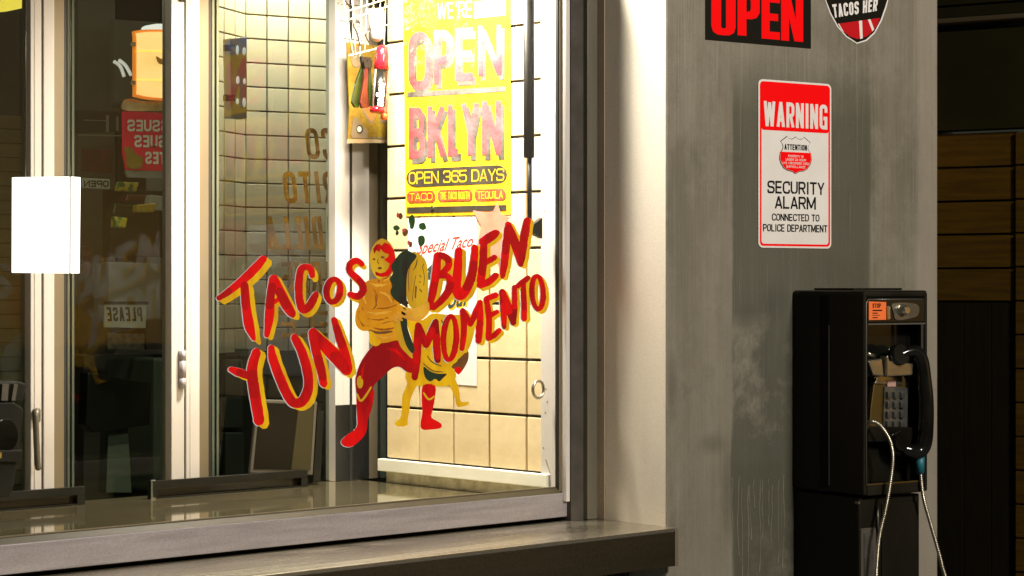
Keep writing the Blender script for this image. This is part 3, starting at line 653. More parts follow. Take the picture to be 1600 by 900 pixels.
for i_, s_ in enumerate([[(570, 566, 2), (566, 580, 4), (566, 592, 2)], [(600, 545, 2), (618, 548, 5), (632, 562, 3)], [(566, 640, 2), (564, 656, 4), (560, 670, 2)], [(545, 688, 2), (556, 682, 4), (566, 672, 2)]]):
    ribbon(mb, W, s_, layer(3.1)-.00002*i_, jit=.8, seed=i_+19, th=.0002)
mb.obj('brush_highlights', 'red', fig)
tac = patch('painted_taco', [(645, 393), (655, 397), (664, 405), (668, 420), (669, 450), (666, 474), (655, 482), (648, 483), (640, 478), (635, 460), (634, 435), (638, 418), (645, 403)], 4, 'gold', win, 'painted taco with legs held by the wrestler')
patch('lettuce', [(625, 396), (634, 391), (645, 395), (651, 401), (641, 415), (636, 430), (635, 460), (637, 480), (632, 478), (624, 473), (615, 466), (610, 456), (613, 446), (609, 436), (614, 426), (611, 416), (617, 406)], 4.4, 'green', tac)
patch('shell', [(617, 500), (626, 496), (632, 515), (640, 540), (645, 560), (636, 553), (625, 540), (620, 520)], 3.4, 'gold', tac)
patch('lettuce', [(625, 496), (635, 496), (637, 513), (642, 528), (648, 545), (644, 552), (636, 542), (630, 525)], 3.8, 'green', tac)
patch('shell', [(636, 498), (660, 500), (675, 490), (700, 492), (722, 492), (742, 497), (742, 515), (735, 540), (726, 556), (714, 572), (704, 582), (686, 586), (668, 583), (658, 572), (650, 550), (642, 525)], .2, 'yellow', tac)
patch('shell_front', [(656, 570), (666, 580), (682, 586), (700, 583), (708, 577), (713, 589), (703, 601), (688, 604), (670, 603), (655, 603), (646, 597), (650, 585)], .9, 'yellow', tac)
patch('lettuce', [(662, 573), (672, 580), (685, 584), (698, 584), (692, 591), (686, 596), (680, 592), (672, 596), (664, 589)], 1.3, 'green', tac)
patch('filling', [(722, 556), (731, 548), (732, 560), (727, 572), (717, 585), (710, 577), (706, 572)], .9, 'umber', tac)
patch('filling', [(712, 574), (719, 574), (721, 580), (716, 585), (710, 579)], 1.2, 'red', tac, label='red piece of filling')
patch('leg', [(637, 577), (643, 580), (645, 590), (652, 600), (646, 612), (641, 626), (640, 640), (637, 655), (636, 665), (621, 666), (617, 660), (626, 652), (628, 635), (629, 617), (636, 600), (633, 588)], 1.6, 'yellow', tac)
patch('leg', [(700, 590), (707, 586), (714, 598), (718, 612), (720, 627), (731, 628), (732, 632), (718, 636), (713, 632), (710, 618), (703, 604)], 1.6, 'yellow', tac)
mb = MB()
for s_ in ([(652, 405, 1), (650, 415, 2), (646, 422, 1)], [(656, 430, 1.5), (658, 433, 1.5)], [(650, 448, 3), (649, 465, 2)], [(656, 452, 1.6), (659, 456, 1.6)], [(662, 568, 1), (676, 579, 1.6), (692, 581, 1)], [(650, 430, .8), (647, 445, 1), (644, 470, .8)], [(642, 410, .8), (638, 430, 1.2), (639, 455, .8)], [(660, 416, .8), (663, 432, 1), (662, 446, .8)], [(662, 412, 1), (661, 416, 1)], [(655, 440, 1.4), (657, 441, 1.4)], [(690, 500, .8), (694, 506, 1.2), (698, 500, .8)], [(668, 556, .8), (676, 566, 1.2), (690, 572, .8)]): ribbon(mb, W, s_, layer(4.3), jit=.1)
mb.obj('shell_marks', 'umber', tac)
for i, (cx, cy, rx, ry, mm) in enumerate([(626, 338, 3.4, 5.5, 'umber'), (621.5, 336, 2, 5, 'posterpink'), (643.5, 346, 5.5, 11, 'green2'), (660, 353.5, 6.5, 6.5, 'green2'), (619, 356, 5.5, 5, 'green2'), (620.5, 364, 2.4, 4, 'green'), (633, 363, 5, 6.5, 'umber'), (631, 359.5, 3.6, 3, 'posterpink'), (658.5, 376, 6.8, 9, 'green2'), (641.5, 382, 3.2, 5.5, 'umber'), (638.5, 379, 1.8, 4, 'posterpink')]):
    r_ = random.Random(i); patch('painted_topping', [(cx+(a-cx)*r_.uniform(.75, 1.1), cy+(b-cy)*r_.uniform(.8, 1.1)) for a, b in el(cx, cy, rx, ry, 8, i)], 2+.3*(i % 3), mm, tac)
# ================================================================= TILE WALL
T = Fr((XT, 4.547, 0), -pi/2)       # local x towards the street
t = thing('tiled_side_wall', 'cream square tiled wall inside the serving hatch with dark joints', 'wall', T)
x_end = 4.547-3.875
MB().box(.0, x_end+.06, .006, .085, .0, CEIL).obj('backing', 'grout', t)
tileme = {}
ys = [3.969+.1455*k for k in range(-1, 5)]
xs = sorted([4.547-y for y in ys]); xs = [max(0, x) for x in xs]
xs = [0]+[x for x in xs if 0.01 < x < x_end]+[x_end]
zs = [Z-.334+.1462*k for k in range(-1, 12)]
r_ = random.Random(5)
for i in range(len(xs)-1):
    for j in range(len(zs)-1):
        a, b = xs[i]+.0036, xs[i+1]-.0036; h = .1462-.0072
        if b-a < .01: continue
        key = round(b-a, 4)
        if key not in tileme:
            me = MB().box(-(b-a)/2, (b-a)/2, -.006, .006, -h/2, h/2).mesh('tile', .0018, 2); me.materials.append(M['tile']); tileme[key] = me
        o = bpy.data.objects.new('tile', tileme[key]); col.objects.link(o); o.parent = t
        o.location = ((a+b)/2, r_.uniform(0, .0008), zs[j]+.0731); o.rotation_euler = (r_.uniform(-.004, .004), 0, r_.uniform(-.006, .006))
zs0 = Z-.481
MB().box(-.02, x_end-.003, -.022, .0, zs0-.034, zs0).obj('sill', 'sill', t, bevel=.002, label='white strip along the foot of the tiles')
MB().box(.0, x_end, -.006, .004, .9525, zs0-.0345).obj('stucco_strip', 'stucco', t)
# white inner post
fp = T.sub(x_end+.03, 0, .953)
t = thing('inner_post', 'white painted jamb board with scuffs beside the window frame', 'post', fp)
pa = fp.hx(845, -.008)
MB().box(pa, pa+.095, -.008, .005, 0, 1.79).obj('post_body', 'white', t, bevel=.0015)
mb = MB()
for px, py in ((853, 608), (855, 628), (852, 645), (849, 700), (856, 470), (851, 330), (852, 120)):
    a, b = fp.hit(px, py, -.0083); MB().prism([(a+.0025*cos(k)*(1+.4*sin(3*k)), b+.0022*sin(k)) for k in [2*pi*i/7 for i in range(7)]], -.0085, -.0078).obj('scuff_mark', 'taupe', t)
a, b = fp.hit(852, 718, -.0083)
MB().prism([(a, b), (a+.003, b), (a+.018, b-.032), (a+.0165, b-.032)], -.0086, -.0078).obj('scuff_mark', 'taupe', t)
# ring pull
f = W.sub(3.62, 3.90, Z-.26)
a, b = f.hit(841, 608.5, -.02)
pts = [(a+.019*cos(2*pi*k/28), -.02, b+.022*sin(2*pi*k/28)) for k in range(29)]
tag(place(MB().tube(pts, .0042, 8, False).obj('ring_pull', 'chrome'), f), 'small steel ring pull half hidden behind the white post', 'ring pull')
# gas strut
f = W.sub(3.60, 3.885, 1.5)
t = thing('gas_strut', 'black gas strut hanging upright beside the yellow poster', 'gas strut', f)
def wpt(fr, px, py, yo): a, b = fr.hit(px, py, yo); return (a, yo, b)
MB().tube([wpt(f, 826.5, -60, 0), wpt(f, 826.5, 245, 0), wpt(f, 826.5, 247, 0)], [.0142, .0142, .012], 18).obj('cylinder', 'rubber', t)
MB().tube([wpt(f, 827.5, 246, 0), wpt(f, 827.5, 352, 0)], .0062, 12).obj('rod', 'rubber', t)
MB().prism(poly(f, [(830, 352), (836, 348), (846, 340), (846, 373), (836, 368), (829, 362)], -.004), -.008, .006).obj('bracket', 'black', t, bevel=.001)
# ================================================================= COUNTER
o = MB().box(-1.9, XT-.008, 3.886, YP+.03, .90, .952).obj('hatch_counter', 'counter', bevel=.002); tag(o, 'glossy brown counter top inside the serving hatch', 'counter')
o = MB().box(-1.9, XT-.008, 3.89, 3.95, .01, .898).obj('counter_front', 'void'); tag(o, 'dark panel below the hatch counter', 'panel')
# ================================================================= FOLDING DOORS
def leaf(name, label, px, hinge=None, handle=None, glass_to=None):
    "px: list of (kind,x0,x1)"
    f = W.sub(W.hx(px[0][1], YP), YP, .9523)
    t = thing('folding_door', label, 'glass door', f, 'folding glass doors behind the counter')
    for kind, a, b in px:
        xa, xb = f.hx(a, 0), f.hx(b, 0)
        if kind == 'stile': MB().box(xa, xb, 0, .045, 0, 1.79).obj('stile', 'white', t, bevel=.002)
        elif kind == 'groove':
            MB().box(xa, xb, .0015, .03, 0.001, 1.789).obj('stile', 'white', t, bevel=.001)
        elif kind == 'bead':
            MB().box(f.hx(a+.6, .002), f.hx(b, .018), .018, .04, 0, 1.79).obj('glazing_bead', 'bead', t, bevel=.001)  # set-back bead, its shade put into the tan colour
            xg0 = f.hx(b, .02)
            MB().box(xg0+.0005, f.hx(b+5, .024), .024, .04, 0, 1.79).obj('seal', 'gasket', t)
            MB().box(f.hx(b+5, .022)+.001, f.hx(b+9, .022), .022, .036, 0.001, 1.789).obj('glass_edge', 'edgeglass', t)
            MB().box(f.hx(b+9, .026)+.001, f.hx(b+12, .026), .026, .036, 0.001, 1.789).obj('seal', 'black', t)
            MB().box(f.hx(b+12, .022)+.001, f.hx(b+16, .022), .022, .036, 0.001, 1.789).obj('glass_edge', 'edgeglass', t)
        elif kind == 'glass':
            MB().box(xa, xb, .028, .033, .0, 1.79).obj('glass_pane', 'glass_inner', t)
    return t, f
dA, fA = leaf('A', 'left folding glass door running out of the frame, steel handle on its stile', [('stile', -560, -520), ('glass', -519, 47.5), ('stile', 48, 65)])
dB, fB = leaf('B', 'middle folding glass door with the hinge on its right stile', [('stile', 68.5, 85), ('bead', 85, 100), ('glass', 100, 267.5), ('stile', 268, 288)])
dC, fC = leaf('C', 'right folding glass door with mirrored brown menu lettering on it', [('stile', 291, 312), ('bead', 312, 326), ('glass', 326, 523.5), ('stile', 524, 547)])
for nm, t_, f_, a, b in (('g', dA, fA, 54, 57), ('g', dC, fC, 297, 299), ('g', dC, fC, 536, 538)):
    MB().box(f_.hx(a, -.0008), f_.hx(b, -.0008), -.0012, -.0001, .001, 1.788).obj('bead_line', 'white', t_)
f = W.sub(W.hx(550, YP), YP-.001, .9523)
t = thing('door_jamb', 'white end jamb of the folding doors beside the tiled wall', 'door jamb', f)
MB().box(f.hx(550, 0), f.hx(577, 0), 0, .05, 0, 1.79).obj('face', 'white', t, bevel=.002)
MB().box(f.hx(577.5, .01), f.hx(590, .014), .014, .05, 0, 1.79).obj('return_strip', 'bead', t)  # tan stands for the shade on this return
MB().box(f.hx(590.5, .02), f.hx(607, .02)+.25, .02, .06, 0, 1.79).obj('dark_filler', 'gasket', t)
MB().box(f.hx(597, .012), f.hx(602, .012), .008, .0195, 0, 1.79).obj('glass_edge', 'edgeglass', t)
MB().box(fB.hx(288.2, .006), fB.hx(290.8, .006), .006, .04, 0, 1.79).obj('seal', 'gasket', dB)
MB().box(fA.hx(65.2, .006), fA.hx(68.3, .006), .006, .04, 0, 1.79).obj('seal', 'gasket', dA)
MB().box(fC.hx(546.9, -.002), fC.hx(550.4, -.002), -.002, .04, 0, 1.79).obj('seal', 'gasket', dC)
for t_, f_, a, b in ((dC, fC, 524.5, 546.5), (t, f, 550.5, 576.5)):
    MB().box(f_.hx(a, -.002), f_.hx(b, -.002), -.003, -.0004, .001, f_.hit(550, 632, -.002)[1]).obj('foot_shade_plate', 'footshade', t_, bevel=.001, label='dark plate added for the shade on the foot of the upright')
# hinge
for y0, y1 in ((548, 563), (563.8, 590), (590.8, 607)):
    MB().tube([wpt(fB, 285, y0, -.006), wpt(fB, 285, y1, -.006)], .0095, 14).obj('hinge_knuckle', 'alu', dB)
MB().box(fB.hx(281, -.006), fB.hx(290, -.006), -.006, -.0005, fB.hit(285, 2, -.006)[1], fB.hit(285, -15, -.006)[1]).obj('catch', 'black', dB, bevel=.002)
# handle
p = [wpt(fA, 57, 642, -.002), wpt(fA, 57, 644, -.028), wpt(fA, 56, 655, -.034), wpt(fA, 57, 690, -.034), wpt(fA, 59, 725, -.034), wpt(fA, 60, 732, -.03)]
MB().tube(catmull(p, 5), .0078, 12).obj('handle', 'alu_shaded', dA)
MB().prism(rrect(fA.hx(52, -.004), fA.hx(63, -.004), fA.hit(57, 660, 0)[1], fA.hit(57, 638, 0)[1], .006), -.006, -.0003).obj('handle_plate', 'alu_shaded', dA)
# mirrored menu words painted on the back of the right door
for wd, x0, x1, y0, y1 in (('CO', 478, 523, 200, 249), ('RITO', 443, 525, 268, 318), ('ADILLA', 416, 525, 338, 390), ('ARNE', 441, 524, 409, 457), ('ELE', 436, 520, 486, 527)):
    mb = MB(); sign_text(mb, wd, q(fC, x0, y0, x1, y1, .036), .036, .16, .12, True, .14)
    mb.obj('menu_word', 'menubrown', dC, label='mirrored brown brush lettering')
# ================================================================= POSTER
yp = -.0085
t = thing('yellow_poster', 'tall laminated yellow poster with faded pink block letters on the tiles', 'poster', T.sub(0, 0, 1.4))
f = T.sub(0, 0, 1.4)
TLp, TRp, BRp, BLp = [f.hit(a, b, yp) for a, b in ((629, -30), (797, -55), (797.5, 335), (634, 338))]
nx, nz = 10, 30; vs = []; fs = []; r_ = random.Random(9)
def pw(u, v): return -.0020*abs(sin(3.1*u+7*v))*(1 if 0 < u < 1 else .3)
for lay_ in (0, 1):
    for j in range(nz+1):
        for i in range(nx+1):
            u, v = i/nx, j/nz
            xa = TLp[0]+(TRp[0]-TLp[0])*u; za = TLp[1]+(TRp[1]-TLp[1])*u; xb = BLp[0]+(BRp[0]-BLp[0])*u; zb = BLp[1]+(BRp[1]-BLp[1])*u
            vs.append((xa+(xb-xa)*v, yp+.0008+lay_*.0006, za+(zb-za)*v))
n1 = (nx+1)*(nz+1)
for j in range(nz):
    for i in range(nx):
        a = j*(nx+1)+i; fs.append((a, a+1, a+nx+2, a+nx+1)); fs.append((a+n1, a+nx+1+n1, a+nx+2+n1, a+1+n1))
MB().add(vs, fs).obj('sheet', 'posteryellow', t)
def pprint(s, x0, y0, x1, y1, dy, m, lay_=1, off=.05, shear=0, name='print'):
    mb = MB(); sign_text(mb, s, q(f, x0, y0, x1, y1, yp, dy=dy), yp-.0003*lay_, .15 if len(s) == 1 else .12, slant=shear*.5); return mb.obj(name, m, t)
def pbar(pts, m, lay_=1, name='bar'): return MB().prism(poly(f, pts, yp-.0003*lay_), yp-.0003*lay_, yp-.0003*lay_+.0002).obj(name, m, t)
pprint("WE'RE", 683, 5, 738, 31, -4, 'posterblue', off=.03)
pbar([(741, 3), (790, -2), (790, 24), (741, 29)], 'posterblue'); pprint('TACO BOOTH', 744, 17, 787, 27, -3, 'posteryellow', 2, .04, .2); pprint('THE', 757, 3, 776, 14, -2, 'posteryellow', 2, .04, .2)
for ch, a, b, y0, y1 in (('O', 638, 673, 50, 141), ('P', 678, 706, 47, 132), ('E', 711, 741, 44, 127), ('N', 747, 784, 40, 119)):
    pprint(ch, a+4.5, y0+6, b+4.5, y1+7, -1.5, 'postergrey', 1, .09, name='letter_shadow'); pprint(ch, a, y0, b, y1, -1.5, 'posterpink', 2, .09, name='print_letter')
pbar([(636, 144), (790, 135), (790, 143), (636, 152)], 'postergrey')
for ch, a, b, y0, y1 in (('B', 639, 663, 168, 248), ('K', 668, 696, 166, 246), ('L', 700, 717, 164, 244), ('Y', 721, 749, 161, 243), ('N', 753, 783, 158, 242)):
    pprint(ch, a+5, y0+7, b+5, y1+8, -1, 'postergrey', 1, .09, name='letter_shadow'); pprint(ch, a, y0, b, y1, -1, 'posterpink', 2, .09, name='print_letter')
def capsule(x0, y0, x1, y1, dy, r=1.0, n=6):
    h = (y1-y0)/2; out = []
    for k in range(n+1):
        a = -pi/2+pi*k/n; out.append((x1-h*r+h*r*cos(a), y0+dy+h+h*sin(a)))
    for k in range(n+1):
        a = pi/2+pi*k/n; out.append((x0+h*r+h*r*cos(a), y0+h+h*sin(a)))
    return out
pbar(capsule(635, 264, 792, 292, -6), 'posterdark', 1, 'capsule'); pprint('OPEN 365 DAYS', 639, 269, 788, 288, -6, 'posteryellow', 2, .035)
for s_, a, b, dd in (('TACO', 636, 680, 0), ('THE TACO BOOTH', 684, 738, -2), ('TEQUILA', 742, 790, -3)):
    y0 = 299+dd; pbar([(a+4, y0), (b-4, y0-1), (b, y0+5), (b, y0+13), (b-4, y0+17), (a+4, y0+18), (a, y0+13), (a, y0+5)], 'posterred', 1, 'badge')
    pprint(s_, a+4, y0+3, b-4, y0+15, -1, 'posteryellow', 2, .03)
pbar([(636, 324), (791, 320), (791, 329), (636, 333)], 'posterdark')
a, b = f.hit(676.5, 325, yp); MB().prism([(a+.0062*cos(k), b+.0062*sin(k)) for k in [2*pi*i/12 for i in range(12)]], yp-.004, yp-.0006).obj('pin', 'chrome', t)
# white notice below
f2 = T.sub(.1, 0, 1.2)
t = thing('paper_notice', 'white paper notice with red script words behind the painted taco', 'notice', f2)
yq = -.0074
MB().prism(poly(f2, [(637, 341), (745, 339), (745, 603), (640, 596)], yq), yq, yq+.0005).obj('sheet', 'paper', t)
mb = MB(); text(mb, 'A Special Taco', q(f2, 641, 391, 738, 402, yq, dy=-20), yq-.0004, .012, .35)
mb = MB(); text(mb, 'Special Taco', [f2.hit(654, 378, yq), f2.hit(741, 366, yq), f2.hit(738, 391, yq), f2.hit(650, 404, yq)], yq-.0004, .012, .35); mb.obj('script_print', 'papertext', t)
mb = MB(); text(mb, 'the', [f2.hit(668, 408, yq), f2.hit(712, 404, yq), f2.hit(710, 430, yq), f2.hit(666, 438, yq)], yq-.0004, .03, .2); mb.obj('bold_print', 'tealtext', t)
mb = MB(); text(mb, 'our', [f2.hit(704, 466, yq), f2.hit(741, 456, yq), f2.hit(738, 478, yq), f2.hit(701, 486, yq)], yq-.0002, .03, .2); mb.obj('print_shadow', 'gold', t)
mb = MB(); text(mb, 'our', [f2.hit(702, 463, yq), f2.hit(738, 453, yq), f2.hit(735, 476, yq), f2.hit(699, 483, yq)], yq-.0005, .03, .2); mb.obj('bold_print', 'tealtext', t)
# coral star
f3 = T.sub(.3, 0, 1.3)
st = [(777, 317), (783, 334), (797, 340), (789, 350), (803, 352), (803, 378), (786, 380), (779, 415), (774, 398), (764, 405), (750, 392), (742, 402), (748, 372), (752, 352), (739, 329), (760, 332), (771, 330)]
o = MB().prism(poly(f3, st, -.0115), -.0125, -.0115).obj('paper_star', 'coral'); place(o, f3); tag(o, 'torn coral pink paper star hanging below the yellow poster', 'paper star')
# ================================================================= WIRE RACK, GOLD SIGN, HANGING PACKS
fs_ = W.sub(W.hx(543, 4.60), 4.60, 1.7)
t = thing('gold_sign', 'gold card sign with orange letters hanging behind the wire rack', 'sign', fs_)
MB().prism(poly(fs_, [(542, 66), (575, 70), (640, 76), (640, 222), (605, 224), (560, 222), (543, 223), (546, 170), (544, 120)], 0), 0, .004).obj('card', 'goldcard', t)
MB().prism(poly(fs_, [(543, 217), (640, 219), (640, 222.5), (542, 224)], -.001), -.0012, -.0002).obj('card_edge', 'cardedge', t)
MB().prism(poly(fs_, [(550, 213.5), (640, 215.5), (640, 217.5), (550, 215.5)], -.0015), -.0016, -.0004).obj('rule_line', 'taupe', t)
MB().prism(poly(fs_, smooth([(553, 184), (560, 186), (566, 196), (574, 204), (572, 215), (550, 214), (550, 200)]), -.0015), -.0017, -.0004).obj('corner_print', 'taupe', t)
MB().prism(poly(fs_, smooth([(549, 74), (565, 76), (565, 98), (556, 106), (549, 96)]), -.0015), -.0017, -.0004).obj('corner_print', 'taupe', t)
MB().prism(poly(fs_, el(562, 202, 5, 7, 14), -.002), -.0024, -.0018).obj('eyelet', 'gasket', t)
MB().prism(poly(fs_, el(561.5, 202, 3.4, 4.8, 14), -.003), -.0030, -.0025).obj('eyelet', 'tubeglow' if False else 'signwhite', t)
mb = MB(); text(mb, 'VE', q(fs_, 561, 162, 618, 192, -.0005), -.0009, .06); mb.obj('letter_shadow', 'taupe', t)
mb = MB(); text(mb, 'VE', q(fs_, 563, 160, 618, 188, -.0012), -.0013, .05); mb.obj('print', 'cardorange', t)
fr_ = W.sub(W.hx(560, 4.50), 4.50, 1.75)
t = thing('wire_rack', 'white wire rack hanging at the end of the tiled wall', 'wire rack', fr_)
wires = [((530, -40), (553, 92)), ((548, -40), (556, 90)), ((566, -40), (562, 95)), ((575, -40), (570, 80)), ((596, -40), (592, 60)), ((604, -40), (600, 70)), ((585, -40), (582, 60))]
for a, b in wires: MB().tube([wpt(fr_, *a, -.01), wpt(fr_, *b, -.02)], .0017, 7).obj('wire', 'wire', t)
for k, (a, b) in enumerate([((545, 17), (612, -4)), ((548, 30), (612, 8)), ((545, 87), (612, 70)), ((553, 58), (612, 36)), ((546, -6), (612, -25))]):
    MB().tube([wpt(fr_, *a, -.022), wpt(fr_, *b, -.022)], .0022 if k in (0, 1, 2) else .0016, 7).obj('wire', 'wire', t)
for a, b in [((527, 5), (560, 9)), ((532, 32), (560, 35)), ((538, 60), (566, 64)), ((532, -10), (550, 16))]:
    MB().tube([wpt(fr_, *a, .012), wpt(fr_, *b, .012)], .0016, 7).obj('wire', 'hook', t)
def hook(pts, label, f): 
    return tag(place(MB().tube(catmull([wpt(f, *p_, -.03) for p_ in pts], 5), .0022, 8).obj('hook', 'hook'), f), label, 'hook')
hook([(563, 72), (558, 52), (553, 42), (554, 34), (558, 32), (562, 36), (561, 42)], 'thin dark S hook hanging left on the wire rack', fr_)
hook([(584, 74), (574, 62), (571, 52), (578, 45), (588, 46), (594, 52)], 'wide dark hook above the red capped candy tube', fr_)
f = fr_.sub(0, -.03, -.1)
o = MB().tube([wpt(f, 587, 14, 0), wpt(f, 589, 60, 0), wpt(f, 588, 64, 0)], [.022, .018, .008], 14).obj('clear_tube', mat('frosted_plastic', (.55, .52, .46), .3, 0, coat=.3)); place(o, f); tag(o, 'frosted plastic tube pack hung in the wire rack', 'tube pack')
t = thing('candy_tube', 'red capped dark candy tube hanging below the wire rack', 'candy tube', f)
A_ = V(wpt(f, 596, 108, -.01)); B_ = V(wpt(f, 590, 174, -.01))
MB().tube([A_, B_], .0205, 16).obj('tube', 'blackgloss', t)
MB().tube([V(wpt(f, 597, 71, -.01)), V(wpt(f, 597, 76, -.01)), V(wpt(f, 596.5, 88, -.01)), V(wpt(f, 596, 96, -.01)), V(wpt(f, 596, 109, -.01))], [.008, .016, .019, .0195, .0215], 16).obj('cap', 'candyred', t)
MB().tube([V(wpt(f, 590, 168, -.01)), V(wpt(f, 589.5, 176, -.01))], .0215, 16).obj('cap', 'candyred', t)
MB().tube([V(wpt(f, 587, 108, -.022)), V(wpt(f, 582, 168, -.022))], .0035, 8).obj('foil_edge', 'silverfoil', t)
mb = MB(); vs, fcs = text_geo('m&m', .05, 0, 1.0)
bl = V(wpt(f, 599, 166, -.034)); tl = V(wpt(f, 586, 165, -.034)); br_ = V(wpt(f, 602, 130, -.034)); 
mb.add([bl+(br_-bl)*u+(tl-bl)*v for u, v in vs], fcs); mb.obj('print', 'whiteprint', t)
def pack(pts, m, label, dep, top=None):
    f_ = fr_.sub(0, -.03-dep, -.15); t_ = thing('snack_pack', label, 'snack pack', f_, 'snack packs hung on the wire rack')
    MB().prism(poly(f_, pts, 0), 0, .008).obj('wrapper', m, t_, bevel=.002)
    MB().prism(poly(f_, top or [(564, 88), (580, 90), (579, 106), (566, 104)], -.002), -.003, .004).obj('header_card', 'black', t_)
    return t_
pack([(567, 100), (572, 104), (566, 140), (561, 168), (555, 168), (550, 160), (556, 130)], 'packgreen', 'narrow green wrapper hanging leftmost under the wire rack', 0)
pack([(570, 104), (576, 104), (575, 140), (577, 168), (566, 169), (563, 160), (568, 130)], 'packred', 'narrow red wrapper hanging beside the green one', .012, [(568, 96), (581, 96), (580, 106), (570, 106)])
pack([(576, 104), (580, 104), (582, 140), (581, 165), (577, 167), (576, 140)], 'packgreen', 'slim green and silver wrapper between red wrapper and candy tube', .002, [(574, 94), (582, 94), (581, 106), (575, 106)])
f = fr_.sub(0, -.02, -.1)
t = thing('marker_tube', 'grey tube with orange red tip beside the candy tube', 'tube', f)
MB().tube([V(wpt(f, 603, 120, 0)), V(wpt(f, 600, 176, 0))], .012, 12).obj('barrel', 'silverfoil', t)
MB().tube([V(wpt(f, 600, 176, 0)), V(wpt(f, 599.5, 187, 0))], [.010, .008], 12).obj('tip', 'cardorange', t)
# ================================================================= GLOWING PANEL FOR A REFLECTION
f = W.sub(W.hx(70, 3.94), 3.94, 1.6)
t = thing('reflection_panel', 'glowing blank white panel put in for a reflection in the window at left', 'reflection panel', f)
MB().prism(poly(f, [(23, 277), (109, 276), (108.5, 427), (22.5, 426)], 0), 0, .012).obj('panel', 'glowwhite', t, bevel=.001)
MB().prism(poly(f, [(111, 276), (126, 277), (124.5, 427), (110, 427)], 0), 0, .012).obj('panel', 'glowwhite', t, bevel=.001)
MB().prism(poly(f, [(109.2, 270), (110.6, 270), (110.2, 432), (108.8, 432)], -.002), -.0025, -.0003).obj('edge_strip', 'bezel', t)
for a in (40, 110): MB().tube([wpt(f, a, 277, .006), wpt(f, a, -60, .006)], .0012, 6).obj('cord', 'hook', t)
# ================================================================= BLACK TRAYS, TABLET, MACHINE
def tray(label, A, Bx, ytop, ybot, Yp):
    f = W.sub(W.hx(A, Yp), Yp, .9525)
    t = thing('black_tray', label, 'tray', f, 'low black trays on the hatch counter')
    xb = f.hx(Bx, 0); h = .046
    MB().box(0, xb, 0, .012, 0, .003).obj('bottom_bar', 'black', t); MB().box(0, xb, 0, .012, h-.021, h).obj('top_bar', 'black', t, bevel=.0015)
    MB().box(0, .022, 0.0005, .0125, .0032, h-.0212).obj('end_bar', 'black', t); MB().box(xb-.022, xb, 0.0005, .0125, .0032, h-.0212).obj('end_bar', 'black', t)
    MB().box(.004, xb-.004, .020, .024, .001, h-.022).obj('inner_panel', mat('brown_acrylic', (.02, .015, .008), .15, 0, coat=.2), t)
    MB().box(-.0015, .0035, -.003, .0, .003, h).obj('clear_corner', 'edgeglass', t)
    MB().box(-.002, .011, -.0035, .0015, h+.0005, h+.004).obj('corner_clip', 'silverfoil', t); MB().box(-.002, .011, -.0045, -.0005, 0, .003).obj('corner_clip', 'silverfoil', t)
    return t
tray('long low black tray on the counter below the painted letters', 236, 481, 745, 790, 4.60)
tray('shorter black tray at the far left of the counter', -40, 133, 770, 795, 4.60)
f = W.sub(W.hx(445, 4.614), 4.614, .9525); t = thing('tablet', 'tilted tablet screen with grey bezel standing behind the black tray', 'tablet', f)
MB().prism(poly(f, [(403, 624), (496, 627), (489, 742), (391, 740)], 0), 0, .012).obj('body', 'bezel', t, bevel=.003)
MB().prism(poly(f, [(406, 629), (491, 632), (485, 735), (396, 733)], -.0008), -.0012, -.0003).obj('screen', 'screen', t)
MB().prism(poly(f, [(467, 632), (490, 633), (484.5, 735), (455, 734)], -.0014), -.0018, -.0014).obj('screen_glare', mat('screen_glare_paint', (.04, .033, .014), .4, spec=.2), t)  # lighter patch painted as a reflection on the screen
MB().prism(poly(f, [(496, 640), (506, 642), (500, 752), (489, 752)], .014), .0125, .03).obj('stand', 'black', t)
f = W.sub(W.hx(20, 4.35), 4.35, .9525); t = thing('till_machine', 'bulky black machine cut by the left edge of the picture', 'machine', f)
MB().prism(poly(f, [(-60, 632), (22, 628), (38, 640), (34, 668), (28, 712), (22, 760), (16, 778), (-60, 778)], 0), 0, .14).obj('body', 'black', t, bevel=.004)
MB().prism(poly(f, [(-40, 600), (30, 596), (42, 600), (36, 628), (-40, 632)], .01), .01, .12).obj('hopper', 'black', t, bevel=.004)
MB().prism(poly(f, [(4, 600), (14, 600), (12, 626), (2, 626)], -.002), -.002, .009).obj('rib', 'bezel', t)
MB().prism(poly(f, [(22, 600), (28, 600), (24, 626), (18, 626)], -.002), -.002, .009).obj('rib', 'bezel', t)
MB().prism(poly(f, el(8, 680, 20, 26, 20), -.008), -.012, -.0005).obj('dial', 'blackgloss', t, bevel=.002)
MB().prism(poly(f, [(-5, 704), (36, 703), (33, 722), (0, 722)], -.016), -.016, -.0005).obj('shelf', 'black', t, bevel=.002)
MB().prism(poly(f, [(-4, 707), (3, 707), (2, 716), (-4, 716)], -.018), -.0185, -.0165).obj('sticker', 'goldcard', t)
